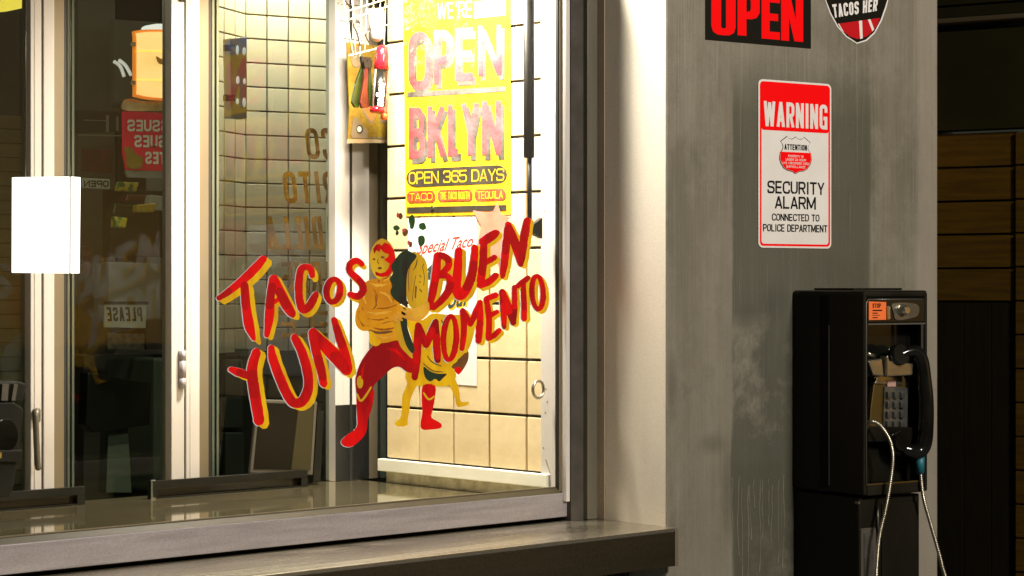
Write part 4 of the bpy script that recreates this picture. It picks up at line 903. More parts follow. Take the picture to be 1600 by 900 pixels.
# ================================================================= BACK ROOM
pt = CAM+(FW+RT*((524-800)/FPX))*7.6
BW = Fr((pt.x, pt.y, 0), radians(-13))
def tiled(name, label, fr, x0, x1, z0, z1, s, m='roomtile'):
    t = thing(name, label, 'wall', fr)
    MB().box(x0, x1, .004, .08, z0, z1).obj('backing', 'roomgrout', t)
    nx = max(1, round((x1-x0)/s)); nz = round((z1-z0)/s); sx = (x1-x0)/nx; sz = (z1-z0)/nz
    me = MB().box(-sx/2+.0028, sx/2-.0028, -.004, .004, -sz/2+.0028, sz/2-.0028).mesh('tile', .001, 1); me.materials.append(M[m]); rr = random.Random(x0)
    for i in range(nx):
        for j in range(nz):
            o = bpy.data.objects.new('tile', me); col.objects.link(o); o.parent = t
            o.location = (x0+(i+.5)*sx, rr.uniform(0, .001), z0+(j+.5)*sz); o.rotation_euler = (rr.uniform(-.006, .006), 0, rr.uniform(-.008, .008))
    return t
xl = BW.hx(383); xrr = BW.hx(548)
tiled('back_room_tiled_wall', 'dim beige tiled wall of the room seen through the right glass door', BW, xl, xrr, BW.hit(524, 548)[1], 2.65, .0845)
SW = Fr(BW.o+BW.x*xl, radians(-13+62)); SW.o = BW.o+BW.x*(xl)
# return wall running towards the viewer on the left of that wall
SWf = Fr(BW.o+BW.x*xl-BW.x*0.0, radians(28)); wl = -.42
tiled('return_tiled_wall', 'short dark tiled return at the left end of the beige tiled wall', SWf, wl, -.001, BW.hit(524, 548)[1], 2.65, .0845)
o = MB().box(xl-.6, xrr+.3, -.02, .9, 0, BW.hit(524, 549)[1]).obj('back_counter', 'void'); place(o, BW); tag(o, 'dark counter block under the beige tiled wall', 'counter')
# pieces standing at the dark counter
BF = BW.sub(0, -.03, 1.0)
for k, (x0, y0, x1, y1, m_, lab, cat, nm) in enumerate([
    (350, 545, 404, 556, 'greenish', 'flat grey metal shelf edge low behind the right door', 'shelf', 'shelf'),
    (350, 562, 378, 668, 'greenish', 'grey steel cabinet side left behind the tablet', 'cabinet', 'cabinet'),
    (350, 676, 380, 742, 'greenish', 'lower grey cabinet panel left behind the tablet', 'cabinet panel', 'low_cabinet')]):
    f = BW.sub(0, -.05-.01*k, 1.0)
    pp = poly(f, [(x0, y0), (x1, y0), (x1, y1), (x0, y1)], 0); o = MB().prism(pp, -.01, .03).obj(nm, m_, bevel=.003); place(o, f); tag(o, lab, cat)
# glowing beads put in for glints near the left edge of the right door
f = W.sub(W.hx(370, 5.6), 5.6, 1.9); t = thing('glint_box', 'box with glowing beads put in for bright glints above the painted T', 'lamp', f)
MB().prism(poly(f, [(359, 60), (386, 58), (386, 186), (361, 184)], 0), .0, .04).obj('housing', 'roomtile', t, bevel=.003)
for a, b, c, d in ((368, 68, 374, 88), (379, 70, 384, 90), (369, 118, 374, 132), (380, 120, 384, 134), (368, 150, 374, 166), (379, 152, 384, 168)):
    MB().ell(((f.hx((a+c)/2, -.02)), -.02, f.hit(a, (b+d)/2, -.02)[1]), (.0045+.0015*(a % 2), .006, .010+.003*(b % 3)), 10, 6).obj('glint_bead', 'dimglow', t)
for y in (70, 148): MB().prism(poly(f, [(351, y), (367, y), (367, y+10), (351, y+10)], -.01), -.012, -.001).obj('clip', 'bezel', t)
# room behind the left and middle doors
def slab(nm, pts, Yp, th, m_, lab, cat, bev=.003, sm=False):
    cx = sum(p_[0] for p_ in pts)/len(pts); f = W.sub(W.hx(cx, Yp), Yp, 1.5)
    o = MB().prism(poly(f, smooth(pts) if sm else pts, 0), 0, th).obj(nm, m_, bevel=bev); place(o, f); tag(o, lab, cat); return o, f
f = W.sub(W.hx(240, 5.9), 5.9, 2.1); t = thing('amber_light_box', 'glowing amber light box with rounded corners behind the middle door', 'light box', f)
MB().prism(poly(f, smooth([(212, 48), (250, 46), (298, 50), (300, 60), (300, 148), (296, 156), (250, 157), (214, 152), (210, 140), (210, 60)]), 0), 0, .012).obj('frame', emis('orange_plastic_edge', (1, .30, .04), .55), t, bevel=.004)
MB().prism(poly(f, smooth([(215, 52), (250, 50), (294, 54), (296, 62), (296, 144), (292, 152), (250, 153), (217, 148), (214, 138), (214, 62)]), -.002), -.006, -.0005).obj('glowing_face', 'amberglow', t)
for y in (79, 124): MB().prism(poly(f, [(213, y), (297, y+1), (297, y+2.5), (213, y+1.5)], -.008), -.009, -.0065).obj('rib', 'lampyellow', t)
MB().prism(poly(f, smooth([(244, 88), (252, 92), (258, 88), (262, 94), (258, 100), (248, 99)]), -.008), -.0095, -.0065).obj('yellow_blot', mat('ochre_print', (.5, .22, .0), .5), t)
for y in (69, 129): MB().prism(poly(f, [(204, y-3), (212, y-3), (212, y+3), (204, y+3)], -.004), -.004, .0).obj('clip', 'chrome', t)
slab('round_lamp', el(248, 44, 20, 7, 14), 6.0, .03, 'tubeglow', 'white lamp dome glowing above the amber light box', 'lamp', 0)
slab('grey_panel', [(178, 30), (262, 36), (262, 175), (178, 175)], 6.3, .03, 'roomwall', 'grey wall panel behind the amber light box', 'panel')
for k, (a, b, c) in enumerate([(178, 96, 194), (186, 94, 205)]):
    f = W.sub(W.hx(190, 6.1), 6.1, 1.9); o = MB().tube(catmull([wpt(f, a, b, 0), wpt(f, a+10, b+8, 0), wpt(f, c, b+24, 0)], 5), .006, 10).obj('reflection_arc', 'dimglow'); place(o, f)  # glowing arcs painted in for a curved reflection
    tag(o, ('lower' if k == 0 else 'upper')+' glowing arc put in for a curved reflection left of the amber light box', 'reflection arc')
f = W.sub(W.hx(235, 5.95), 5.95, 1.9)
o = MB().prism(poly(f, smooth([(192, 158), (206, 154), (225, 158), (268, 158), (300, 160), (300, 172), (230, 174), (192, 172)]), 0), 0, .06).obj('silver_duct', 'chrome', bevel=.004); place(o, f); tag(o, 'shiny silver duct above the crimson board', 'duct')
f = W.sub(W.hx(240, 5.8), 5.8, 1.8); t = thing('crimson_board', 'crimson board with white mirrored words behind the middle door', 'sign board', f)
MB().prism(poly(f, [(193, 174), (310, 178), (310, 268), (198, 266), (193, 240)], 0), 0, .01).obj('board', 'crimson', t)
MB().prism(poly(f, [(196, 266.5), (310, 268.5), (310, 281), (200, 277)], 0), .0005, .01).obj('white_strip', 'greypaper', t)
for s_, x0, x1, y0, y1 in (('TISSUES', 199, 282, 187, 205), ('TISSUES', 210, 290, 211, 230), ('PLATES', 227, 292, 237, 256)):
    mb = MB(); sign_text(mb, s_, q(f, x0, y0, x1, y1, -.001, dy=1), -.0012, .20, None, True); mb.obj('print', 'whiteprint', t)
MB().prism(poly(f, smooth([(195, 232), (204, 230), (214, 242), (222, 246), (220, 262), (200, 262), (198, 246)]), -.004), -.006, -.0005).obj('yellow_sticker', 'goldcard', t)
r_ = random.Random(11)
for k, (x0, y0, x1, y1, m_, lab) in enumerate([(186, 284, 218, 300, 'packmix', 'yellow and green packet, topmost in the dim pile'), (196, 304, 232, 316, 'packred', 'red brown packet in the dim pile'), (176, 318, 212, 336, 'packgreen', 'dark green packet in the dim pile'), (180, 338, 200, 356, 'packmix', 'small yellow packet low in the dim pile'), (230, 304, 262, 330, 'greypaper', 'pale packet right in the dim pile'), (214, 320, 244, 332, 'goldcard', 'flat golden packet right of the green one')]):
    slab('packet', [(x0+r_.uniform(0, 6), y0), (x1, y0+r_.uniform(-3, 4)), (x1-r_.uniform(0, 5), y1), (x0, y1-r_.uniform(0, 3))], 5.9-.03*k, .03, m_, lab, 'packet', .004)
slab('dark_shelf', [(172, 296), (262, 298), (262, 402), (172, 402)], 6.2, .05, 'void', 'dark shelf unit behind the dim packets', 'shelf')
slab('napkin_dispenser', [(170, 409), (256, 412), (256, 500), (170, 500)], 6.05, .10, 'greypaper', 'dull grey box with a pale upper edge behind the middle door', 'box', .006)
o, f = slab('please_sign', [(163, 472), (230, 472), (228, 513), (163, 512)], 5.7, .008, 'greypaper', 'small framed sign reading PLEASE in mirror writing', 'sign')
mb = MB(); sign_text(mb, 'PLEASE', q(f, 167, 480, 222, 502, -.001), -.0012, .2, None, True, .1); x_ = mb.obj('print', 'signblack', o)
MB().prism(poly(f, [(162, 471), (232, 471), (232, 476), (162, 476)], -.002), -.002, -.0003).obj('frame_edge', 'black', o)
o, f = slab('small_open_sign', [(128, 278), (172, 280), (172, 296), (128, 294)], 5.85, .006, 'greypaper', 'little grey sign with mirrored dark letters left of the packets', 'sign')
mb = MB(); sign_text(mb, 'OPEN', q(f, 131, 282, 170, 292, -.001), -.0012, .2, None, True); mb.obj('print', 'signblack', o)
slab('menu_sheet', [(128, 232), (176, 234), (176, 270), (128, 268)], 6.1, .006, mat('maroon_sheet', (.12, .02, .015), .6, 0, (.05, .02, .01), 30), 'dim maroon poster left of the crimson board', 'poster')
slab('pinned_sheet', [(128, 384), (142, 384), (142, 428), (128, 428)], 6.1, .006, mat('dull_red_sheet', (.10, .05, .04), .6), 'narrow dull red sheet left of the grey box', 'sheet')
slab('lower_sheet', [(168, 520), (226, 522), (226, 548), (168, 546)], 6.0, .006, mat('brown_speckled_sheet', (.10, .08, .05), .7, 0, (.03, .025, .02), 60), 'speckled brown sheet below the PLEASE sign', 'sheet')
o, f = slab('wall_shelf', [(122, 172), (190, 174), (190, 206), (122, 208)], 6.15, .02, 'void', 'dark shelf frame with thin bright edges left of crimson board', 'shelf')
for pts in ([(132, 187), (165, 188), (165, 189.5), (132, 188.5)], [(166, 180), (170, 180), (170, 206), (166, 206)], [(182, 182), (185, 182), (185, 204), (182, 204)], [(122, 210), (196, 211), (196, 213), (122, 212)]):
    MB().prism(poly(f, pts, -.003), -.004, -.0005).obj('bright_edge', 'greypaper', o)
slab('monitor', [(138, 582), (236, 598), (234, 664), (146, 676), (134, 664)], 5.6, .05, 'blackgloss', 'large black monitor back low behind the middle door', 'monitor')
slab('monitor_stand', [(170, 664), (200, 664), (206, 770), (166, 770)], 5.66, .05, 'greenish', 'dull stand column under the black monitor', 'stand')
slab('steel_fridge', [(240, 560), (300, 560), (300, 770), (240, 770)], 5.9, .3, 'greenish', 'grey green fridge side right of the black monitor', 'fridge', .01)
slab('yellow_lamp', [(-30, -30), (48, -34), (48, 10), (20, 16), (-30, 20)], 5.4, .05, 'lampyellow', 'yellow glowing lamp shade at the top left corner', 'lamp', .006)
# wall of horizontal boards seen at far left
f = W.sub(W.hx(60, 6.6), 6.6, 0)
t = thing('boarded_wall', 'brown boarded wall seen through the left glass door', 'wall', f)
xa, xb = f.hx(-60), f.hx(175); s_ = 22.3*6.6/.9/FPX
for k in range(36):
    z0 = .3+k*s_
    MB().box(xa, xb, 0+.002*(k % 2), .03, z0+.002, z0+s_-.002).obj('board', mat('brown_board', (.13, .11, .06), .5, 0, (.09, .075, .04), 4, (1, 1, 8)) if k == 0 else M['_bb'], t)
    if k == 0: M['_bb'] = bpy.data.materials['brown_board']
MB().box(xa, xb, .031, .06, .29, 2.6).obj('backing', 'void', t)
slab('wall_column', [(122, 0), (180, 0), (180, 770), (122, 770)], 6.35, .2, 'roomwall', 'dark olive column behind the middle door', 'column', .004)
slab('wall_partition', [(228, 170), (330, 170), (345, 780), (228, 780)], 6.7, .2, 'roomwall', 'olive wall section right behind the middle door', 'wall', .004)

# ================================================================= STICKERS AND SIGN ON PILLAR
def on(px, py, yo=0): return P.hit(px, py, yo)
x0, _ = on(1102, 62); x1, _ = on(1267, 76); zb_ = (on(1102, 62)[1]+on(1267, 76)[1])/2
f = P.sub(x0, 0, zb_)
t = thing('open_sticker', 'black sticker with big red word OPEN at the top of the pillar', 'sticker', f)
Wd = x1-x0; Hh = .180
qb = [f.hit(1102, 62, -.001), f.hit(1267, 76, -.001)]
MB().prism([(qb[0][0], qb[0][1]), (qb[1][0], qb[1][1]), (qb[1][0], Hh), (qb[0][0], Hh)], -.0012, -.0001).obj('sheet', 'signblack', t)
GL = { # block letter outlines in a unit box
 'P': ([(0, 0), (.40, 0), (.40, .38), (.62, .38), (.86, .42), (1, .54), (1, .84), (.88, .96), (.66, 1), (0, 1)], [(.40, .54), (.56, .56), (.60, .62), (.60, .78), (.56, .84), (.40, .85)]),
 'O': ([(.5, 0), (.75, .01), (.93, .07), (1, .2), (1, .8), (.93, .93), (.75, .99), (.5, 1), (.25, .99), (.07, .93), (0, .8), (0, .2), (.07, .07), (.25, .01)], [(.5, .15), (.6, .18), (.6, .82), (.5, .85), (.4, .82), (.4, .18)]),
 'E': ([(0, 0), (.95, 0), (.95, .17), (.42, .17), (.42, .42), (.86, .42), (.86, .58), (.42, .58), (.42, .83), (.95, .83), (.95, 1), (0, 1)], None),
 'N': ([(0, 0), (.36, 0), (.36, .52), (.60, 0), (1, 0), (1, 1), (.66, 1), (.66, .50), (.42, 1), (0, 1)], None)}
def glyph(mb, ch, quad, y, th=.0003):
    out, hole = GL[ch]; TL, TR, BR, BL = quad
    def mp(u, v):
        tx = TL[0]+(TR[0]-TL[0])*u; tz = TL[1]+(TR[1]-TL[1])*u; bx = BL[0]+(BR[0]-BL[0])*u; bz = BL[1]+(BR[1]-BL[1])*u
        return (bx+(tx-bx)*v, bz+(tz-bz)*v)
    loops = [[V((*mp(*p_), 0)) for p_ in out]]
    if hole: loops.append([V((*mp(*p_), 0)) for p_ in hole])
    tr = tessellate_polygon(loops); flat = [v for l in loops for v in l]
    mb.add([(v.x, y, v.y) for v in flat], [tuple(t_) for t_ in tr])
for ch, a, b, yb in (('O', 1111.5, 1149.5, 54.5), ('P', 1152.5, 1187, 55.5), ('E', 1190, 1220, 60.5), ('N', 1220.5, 1255, 63.5)):
    mb = MB(); glyph(mb, ch, [f.hit(a, yb-70, -.0015), f.hit(b, yb-67, -.0015), f.hit(b, yb+2, -.0015), f.hit(a, yb-.5, -.0015)], -.0015); mb.obj('print_letter', 'signred', t)
f = P.sub(P.hx(1340), 0, 1.6)
t = thing('shield_sticker', 'black pointed sticker with words TACOS HER above a red striped ball', 'sticker', f)
def sh(s, cx=1339, tip=68): 
    out = []
    for k in range(17):
        u = -1+k/8; out.append((cx+u*58*s, tip-(1-s)*45-(abs(u)**2.1)*105*s))
    return out
edge = [(1280, -45), (1286, -20), (1289, 0), (1297, 22), (1308, 42), (1322, 58), (1339, 68.5), (1354, 64), (1367, 52), (1378, 32), (1385, 12), (1388, 0), (1391, -20), (1394, -45)]
MB().prism(poly(f, edge, -.001), -.0013, -.0001).obj('rim', 'signwhite', t)
inner = [(1283, -44), (1290, -2), (1299, 21), (1310, 41), (1323, 56), (1339, 66.5), (1353, 62), (1366, 50), (1376, 31), (1383, 11), (1387, -2), (1391, -44)]
MB().prism(poly(f, inner, -.0016), -.0017, -.0014).obj('face', 'signblack', t)
MB().prism(poly(f, [(1310, 37), (1375, 28), (1371, 38), (1364, 49), (1354, 57), (1340, 61), (1328, 57), (1318, 49)], -.002), -.0021, -.0018).obj('red_field', mat('sticker_red', (.50, .008, .012), .5, spec=.1), t)
MB().prism(poly(f, [(1342, 32.5), (1347, 32), (1348, 60), (1344, 61)], -.0024), -.0025, -.0022).obj('stripe', 'signwhite', t)
MB().prism(poly(f, [(1356, 30.5), (1360, 30), (1366, 46), (1363, 49)], -.0024), -.0025, -.0022).obj('stripe', 'signwhite', t)
MB().prism(poly(f, [(1309, 37), (1311, 37), (1319, 51), (1316, 49)], -.0024), -.0025, -.0022).obj('stripe', 'signwhite', t)
mb = MB(); sign_text(mb, 'TACOS HER', [f.hit(1300, 7, -.002), f.hit(1372, -2, -.002), f.hit(1370, 17, -.002), f.hit(1303, 28, -.002)], -.0021, .20); mb.obj('print', 'whiteprint', t)
# warning sign
xa, za = on(1184, 387); xb, zb_ = on(1298, 387); zt_ = (on(1185, 123)[1]+on(1298, 132)[1])/2
f = P.sub(xa, 0, za); sw = xb-xa; shh = zt_-za
t = thing('warning_sign', 'white and red rectangular WARNING security alarm sign on the pillar', 'sign', f)
MB().prism(rrect(0, sw, 0, shh, .014), -.0025, -.0005).obj('plate', 'signwhite', t, bevel=.0004)
e1 = .005; e2 = .0105
ring_o = rrect(e1, sw-e1, e1, shh-e1, .011); ring_i = rrect(e2, sw-e2, e2, shh-e2, .008)
n = len(ring_o); MB().add([(x, -.0028, z) for x, z in ring_o]+[(x, -.0028, z) for x, z in ring_i], [(i, (i+1) % n, n+(i+1) % n, n+i) for i in range(n)]).obj('red_border', 'signred', t)
hz = shh*(1-.30)
hd = [p_ for p_ in rrect(e2-.001, sw-e2+.001, hz, shh-e2+.001, .008)]
MB().prism(hd, -.0031, -.0029).obj('red_header', 'signred', t)
def wq(u0, u1, v0, v1): return [(u0*sw, v1*shh), (u1*sw, v1*shh), (u1*sw, v0*shh), (u0*sw, v0*shh)]
for s_, u0, u1, v0, v1, m_, off in (('WARNING', .07, .94, .722, .872, 'signwhite', .05), ('SECURITY', .12, .90, .325, .40, 'darktext', .045), ('ALARM', .22, .78, .235, .31, 'darktext', .045), ('CONNECTED TO', .18, .83, .163, .205, 'darktext', .035), ('POLICE DEPARTMENT', .06, .94, .098, .142, 'darktext', .035)):
    mb = MB(); sign_text(mb, s_, wq(u0, u1, v0, v1), -.0035, .15); mb.obj('print', m_, t)
shd = [(.5, 1), (.44, .955), (.36, .93), (.28, .955), (.22, 1), (.12, .93), (.02, .86), (.08, .78), (.10, .70), (.06, .62), (0, .52), (-.02, .40), (.02, .27), (.12, .14), (.24, .08), (.38, .06), (.5, .0)]
shd = shd[::-1]+[(1-a, b) for a, b in shd[1:-1]]
def shp(s): 
    return [((.5+((a-.5)*.43*s))*sw, (.5575+(b-.5)*.225*s)*shh) for a, b in shd]
MB().prism(shp(1.0), -.0034, -.0032).obj('badge_outline', 'darktext', t)
MB().prism(shp(.965), -.0037, -.0035).obj('badge', 'signwhite', t)
low = [p_ for p_ in shp(.95) if p_[1] < .575*shh]
low = sorted(low, key=lambda p_: math.atan2(p_[1]-.52*shh, p_[0]-.5*sw))
MB().prism([( .285*sw, .572*shh)]+[p_ for p_ in low if p_[0] < .5*sw and p_[1] < .57*shh][0:0]+[( .30*sw, .572*shh)], -.0041, -.0039) if False else None
MB().prism([(.715*sw, .575*shh), (.285*sw, .575*shh)]+sorted([p_ for p_ in low if p_[0] <= .5*sw and p_[1] < .57*shh], key=lambda p_: -p_[1])+sorted([p_ for p_ in low if p_[0] > .5*sw and p_[1] < .57*shh], key=lambda p_: p_[1]), -.0041, -.0039).obj('badge_field', 'signred', t)
mb = MB(); sign_text(mb, 'ATTENTION', wq(.345, .655, .588, .622), -.0043, .18); mb.obj('print', 'darktext', t)
mb = MB()
for i, s_ in enumerate(('PROPERTY IS', 'UNDER 24 HOUR', 'LIVE / RECORDED VIDEO', 'SURVEILLANCE')):
    hwid = (.105, .14, .19, .13)[i]; sign_text(mb, s_, wq(.5-hwid, .5+hwid, .552-.021*i-.008, .552-.021*i+.006), -.0043, .16)
mb.obj('print', 'signwhite', t)
# ================================================================= PAYPHONE
xw = .4167
f = P.sub(xw, 0, .95); D = .268; PW = .222; zt_ = Z-.006-.95; zb_ = Z-.524-.95
t = thing('payphone', 'black payphone with handset and armoured cord on the pillar', 'payphone', f)
pay = t
def loft(mb, secs):
    n = len(secs[0]); vs = [v for s_ in secs for v in s_]; fs = []
    for i in range(len(secs)-1):
        for k in range(n): k2 = (k+1) % n; fs.append((i*n+k, i*n+k2, (i+1)*n+k2, (i+1)*n+k))
    fs += [tuple(range(n)), tuple((len(secs)-1)*n+k for k in range(n))[::-1]]
    return mb.add(vs, fs)
fx0 = f.hx(1353, -D); fx1 = f.hx(1442, -D)
zA = f.hit(1353, 468, -D)[1]; zB = f.hit(1353, 505, -D)[1]; zC = f.hit(1352, 757, -D)[1]
# housing: side walls, top, back, bottom around the recess
mb = MB(); mb.prism(rrect(0, PW, zb_, zt_, .012), -.14, -.0005); mb.obj('housing_back', 'phoneside', t)
mb = MB(); loft(mb, [[(0, -.002, z) for z in ()]]) if False else None
def plate(name, x0, x1, y0, y1, z0, z1, m='phoneside', bev=.004, **k): return MB().box(x0, x1, y0, y1, z0, z1).obj(name, m, t, bevel=bev, seg=3, **k)
plate('side_panel', .0, .012, -D, -.1, zb_+.004, zt_-.006, bev=.005)
plate('side_panel', PW-.010, PW, -D, -.1405, zb_+.004, zt_-.006, bev=.004)
plate('top_cover', .0005, PW-.0005, -D-.001, -.02, zt_-.018, zt_, bev=.008)
plate('chin', .0125, PW-.0105, -D, -.1405, zb_+.002, zC-.003)
plate('raised_lid', .02, .19, -.21, -.06, zt_+.0005, zt_+.006, bev=.003)
sx = -.0012
plate('side_inset', sx, .0005, -.185, -.155, zb_+.03, zt_-.09, bev=.0008) if False else None
MB().box(-.0016, .0, -.142, -.140, zb_+.02, f.hit(1292, 508, -.14)[1]).obj('seam', 'bezel', t)
plate('upper_fascia', .0125, PW-.0105, -D-.0008, -.20, zB, zt_-.0185, 'blackgloss', .003)
# bright bezel
r_b = .0022; bx0, bx1 = fx0, fx1
path = [(bx0, zC), (bx0, zA-.008), (bx0+.008, zA), (bx1-.006, zA), (bx1, zA-.006)]
MB().tube([(a, -D-.001, b) for a, b in path[:3]], r_b, 8).obj('bezel_strip', 'bezel', t)
MB().tube([(bx0+.006, -D-.001, zA), (bx1-.004, -D-.001, zA)], r_b*.7, 8).obj('bezel_strip', 'bezel', t)
MB().box(bx0, bx1, -D-.0025, -D+.004, zC-.003, zC+.001).obj('bezel_strip', 'brass', t)
for k in (0, 1): MB().box(bx1-.007+.004*k, bx1-.005+.004*k, -D-.002, -D+.004, zC, zB-.002).obj('bezel_strip', 'bezel', t)
MB().box(.0125, PW-.0105, -D-.0025, -D+.003, zB-.0045, zB-.0005).obj('bezel_strip', 'bezel', t)
# top fittings
pq = poly(f, [(1357, 471), (1384, 472), (1384, 499.5), (1357, 500)], -D-.002); MB().prism(pq, -D-.0035, -D-.001).obj('orange_decal', 'orange', t)
mb = MB()
for s_, a, b, y0, y1 in (('STOP', 1363, 1376, 474, 481), ('DIAL', 1363, 1378, 484, 487), ('FOR', 1363, 1371, 488.5, 491), ('HELP', 1363, 1374, 492, 494), ('911', 1363, 1371, 495.5, 498)):
    if s_ == 'STOP': sign_text(mb, s_, q(f, a, y0, b, y1, -D-.003), -D-.0038, .2)
    else: mb.prism(poly(f, [(a, y0), (b, y0), (b, y1-1), (a, y1-1)], -D-.003), -D-.0039, -D-.0036)
mb.obj('decal_print', 'darktext', t)
MB().prism(poly(f, [(1385.5, 478), (1389, 478), (1390, 498), (1386, 500)], -D-.004), -D-.008, -D-.001).obj('coin_slot', 'chrome', t, bevel=.001)
MB().prism(poly(f, smooth([(1395, 474), (1432, 475), (1434, 492), (1420, 498), (1400, 500), (1396, 490)]), -D-.001), -D-.003, -D-.0009).obj('coin_plate', 'key', t, bevel=.0008)
kx, kz = f.hit(1416.5, 484.5, -D-.02)
MB().tube([(kx, -D-.001, kz), (kx, -D-.012, kz), (kx, -D-.024, kz)], [.017, .014, .009], 7).obj('coin_knob', 'chrome', t)
# recess back
MB().box(.0125, PW-.0105, -.215, -.1405, zC-.002, zB-.006).obj('recess_back', 'blackgloss', t)
YB = -.222
# keypad plate (sloping) with keys
MB().prism(poly(f, [(1366, 588), (1412, 588), (1420, 600), (1418, 672), (1372, 676), (1358, 664), (1360, 636)], YB-.01), YB-.012, YB+.002).obj('keypad_plate', 'brass', t, bevel=.002)
MB().prism(poly(f, [(1381, 604), (1418, 606), (1416, 672), (1379, 671)], YB-.014), YB-.017, YB-.0125).obj('keypad', 'key', t, bevel=.001)
km = None
for r in range(4):
    for c in range(3):
        a, b = f.hit(1388+c*10.6-r*.3, 617+r*15.2, YB-.02)
        if km is None: km = MB().box(-.0066, .0066, -.006, .003, -.0086, .0086).mesh('key', .0022, 2); km.materials.append(M['key'])
        o = bpy.data.objects.new('key', km); col.objects.link(o); o.parent = t; o.location = (a, YB-.020, b)
MB().prism(poly(f, [(1386, 595), (1399, 595), (1399, 604), (1386, 604)], YB-.016), YB-.018, YB-.0125).obj('small_label', mat('dull_pink_label', (.42, .25, .2), .6), t)
MB().prism(poly(f, [(1423, 628), (1431, 630), (1432, 668), (1424, 668)], YB-.01), YB-.012, YB+.002).obj('side_plate', 'brass', t, bevel=.001)
MB().prism(poly(f, [(1352, 665), (1420, 667), (1434, 672), (1434, 690), (1352, 690)], YB-.02), YB-.03, YB+.002).obj('lower_cradle', 'blackgloss', t, bevel=.004)
# chrome hook: two angled cheeks
mb = MB(); L_ = poly(f, [(1354, 564), (1376, 560), (1379, 588), (1362, 586)], -D+.01); R_ = poly(f, [(1379, 556), (1382, 556), (1384, 563), (1421, 568), (1420, 586), (1380, 588)], -D+.01)
MB().prism(L_, -D+.004, -D+.03).obj('hook_cheek', 'chrome', t, bevel=.003); MB().prism(R_, -D-.004, -D+.022).obj('hook_cheek', 'chrome', t, bevel=.003)
MB().prism(poly(f, [(1372, 586), (1400, 588), (1412, 602), (1366, 600)], -D+.03), -D+.03, -D+.05).obj('hook_neck', 'chrome', t, bevel=.003)
MB().tube([wpt(f, 1354, 552, -D+.02), wpt(f, 1366, 556, -D+.02)], .005, 10).obj('hook_arm', 'chrome', t)
# handset
yh = -D-.010
hp = [(1404, 556, .010, .010), (1418, 550, .014, .006), (1432, 550, .017, .002), (1440, 564, .018, -.002), (1444, 590, .018, -.004), (1447, 625, .019, -.005), (1447, 660, .0195, -.004), (1444, 692, .020, -.002), (1435, 706, .019, .002), (1420, 704, .018, .008), (1410, 700, .012, .012)]
pts = catmull([(*f.hit(a, b, yh+dy), yh+dy, rr) for a, b, rr, dy in hp], 5)
MB().tube([(a, y, z) for a, z, y, rr in pts], [rr for *_, rr in pts], 18).obj('handset', 'blackgloss', t)
a, b = f.hit(1408, 556, yh); MB().tube([(a, yh-.002, b+.004), (a, yh+.018, b), (a, yh+.03, b)], [.026, .028, .024], 20).obj('earpiece', 'blackgloss', t)
a, b = f.hit(1412, 690, yh); MB().tube([(a, yh-.002, b), (a, yh+.018, b), (a, yh+.03, b)], [.024, .027, .022], 20).obj('mouthpiece', 'blackgloss', t)
MB().tube([wpt(f, 1437, 712, yh+.004), wpt(f, 1438, 739, yh+.004)], [.0125, .010], 12).obj('teal_sleeve', 'teal', t)
cp = [(1354, 668, yh+.03), (1359, 659, yh+.01), (1370, 661, yh-.005), (1381, 672, yh-.012), (1391, 690, yh-.015), (1395, 713, yh-.015), (1393, 740, yh-.015), (1389, 767, yh-.012), (1383, 799, yh-.01), (1375, 833, yh-.01), (1371, 868, yh-.01), (1370, 910, yh-.01), (1382, 960, yh-.005), (1420, 990, yh), (1462, 975, yh), (1481, 930, yh), (1471, 880, yh), (1463, 850, yh), (1453, 815, yh), (1443, 778, yh), (1438, 738, yh+.004)]
cc = catmull([wpt(f, a, b, c) for a, b, c in cp], 24); cc = [V(c) for c in cc]
# resample evenly and ripple the radius: interlocked steel armour
acc = [0]
for i in range(1, len(cc)): acc.append(acc[-1]+(cc[i]-cc[i-1]).length)
step = .00125; out = []; j = 0; s_ = 0
while s_ < acc[-1]:
    while acc[j+1] < s_: j += 1
    k_ = (s_-acc[j])/max(1e-9, acc[j+1]-acc[j]); out.append(cc[j].lerp(cc[j+1], k_)); s_ += step
MB().tube(out, [.0053 if i % 4 in (0, 1) else .0041 for i in range(len(out))], 9).obj('armoured_cord', 'cable', t)
MB().tube([wpt(f, 1352, 676, yh+.035), wpt(f, 1354, 666, yh+.03)], .009, 12).obj('cord_gland', 'blackgloss', t)
# lower pedestal housing
plate('lower_housing', .004, PW-.006, -D+.022, -.0006, -.75, zb_-.004, bev=.006)
yl = -D+.022
MB().prism(poly(f, [(1377, 786), (1434, 784), (1434, 1000), (1377, 1000)], yl-.001), yl-.004, yl+.002).obj('vault_door', 'phoneside', t, bevel=.002)
MB().prism([(a, b) for a, b in rrect(f.hx(1343, yl), f.hx(1366, yl), f.hit(1350, 1000, yl)[1], f.hit(1350, 825, yl)[1], .006)], yl-.006, yl+.001).obj('handle_surround', 'bezel', t, bevel=.0015)
MB().prism([(a, b) for a, b in rrect(f.hx(1347, yl), f.hx(1362, yl), f.hit(1350, 990, yl)[1], f.hit(1350, 831, yl)[1], .003)], yl-.0085, yl-.005).obj('pull_handle', 'key', t, bevel=.001)
MB().tube([wpt(f, 1371, 792, yl-.004), wpt(f, 1372, 830, yl-.004)], .0035, 10).obj('latch_rod', 'bezel', t)
a, b = f.hit(1338, 786, yl); MB().box(-.001, .005, yl-.003, yl+.01, b-.003, b+.003).obj('corner_rivet', 'bezel', t)
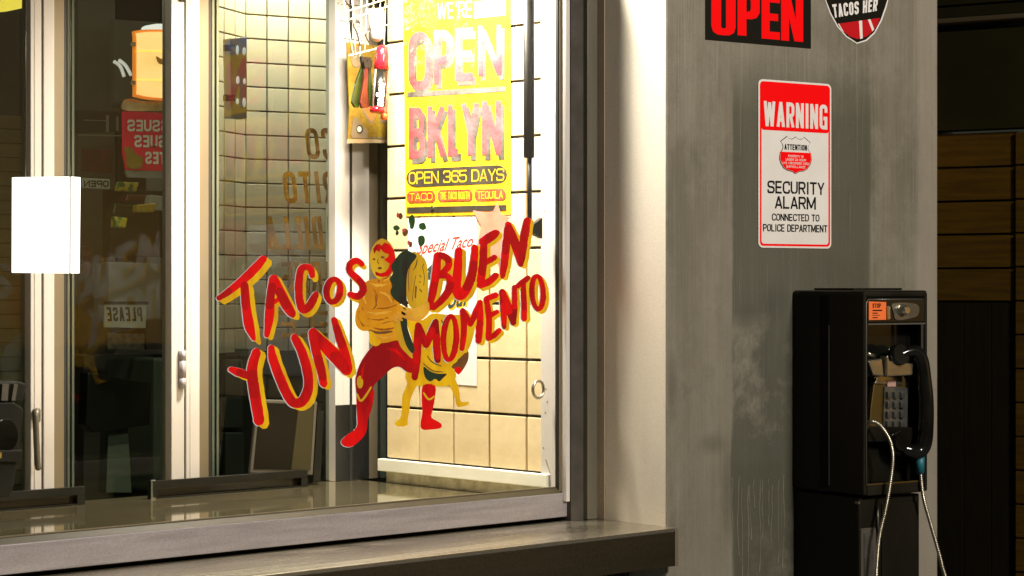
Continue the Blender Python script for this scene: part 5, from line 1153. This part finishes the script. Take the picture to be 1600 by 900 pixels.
# ================================================================= ALLEY BEYOND THE PILLAR
p0 = CAM+(FW+RT*((1460-800)/FPX))*7.4
A = Fr((p0.x, p0.y, 0), radians(-74.2))
t = thing('board_siding', 'amber stained horizontal board siding beyond the pillar', 'siding', A)
xa, xb = A.hx(1440), A.hx(1585)
lines = [A.hit(1525, y_)[1] for y_ in (207, 261, 314, 366, 419, 471)]
for z1, z0 in zip(lines, lines[1:]): MB().box(xa, xb, 0, .03, z0+.003, z1-.004).obj('board', 'woodamber', t, bevel=.003)
MB().box(xa, xb, .031, .06, 0, lines[0]).obj('backing', 'gasket', t)
for x0_, x1_ in ((1440, 1504.5), (1505.5, 1547.5), (1548.5, 1584.5)): MB().box(A.hx(x0_), A.hx(x1_), .006, .03, 0, lines[-1]-.004).obj('vertical_board', 'wooddark', t, bevel=.002, label='dark vertical board under the amber boards')
f = A.sub(0, -.02, 0)
t = thing('corner_siding', 'dim narrow board siding at the right edge of the picture', 'siding', f)
xa, xb = f.hx(1586.5), f.hx(1680); z = f.hit(1590, 205)[1]; st_ = z-f.hit(1590, 258)[1]; k = 0
nails = MB()
while z > .05:
    MB().box(xa, xb, 0, .03, z-st_+.003, z-.003).obj('board', 'woodamber', t, bevel=.003)
    for dz in (.22, .8):
        a = xa+.018; b = z-st_*dz; nails.prism([(a+.003*cos(i), b+.003*sin(i)) for i in [2*pi*j_/7 for j_ in range(7)]], -.001, .0005)
    z -= st_
nails.obj('nails', 'gasket', t); MB().box(xa+.001, xb, .031, .05, 0, 2.0).obj('backing', 'gasket', t)
f = A.sub(0, 0, 0); t = thing('fascia', 'dark olive fascia with mouldings above the amber boards', 'fascia', f)
xa, xb = f.hx(1440), f.hx(1700)
def zz(y_): return f.hit(1530, y_)[1]
MB().box(xa, xb, -.03, .05, zz(203), zz(48)).obj('panel', 'olive', t, bevel=.002)
MB().box(xa, xb, -.075, .05, zz(37), zz(29)).obj('moulding', mat('tan_moulding', (.035, .024, .005), .7), t, bevel=.006)
MB().box(xa, xb, -.055, .05, zz(28), zz(11)).obj('moulding', 'olive', t, bevel=.004)
MB().box(xa, xb, -.065, .05, zz(9), zz(-60)).obj('moulding', 'olive', t, bevel=.004)
MB().box(xa, xb, .0, .06, zz(48), zz(36)).obj('painted_shadow', 'gasket', t)  # black strip painted as the shadow under the moulding
bpy.context.view_layer.update()
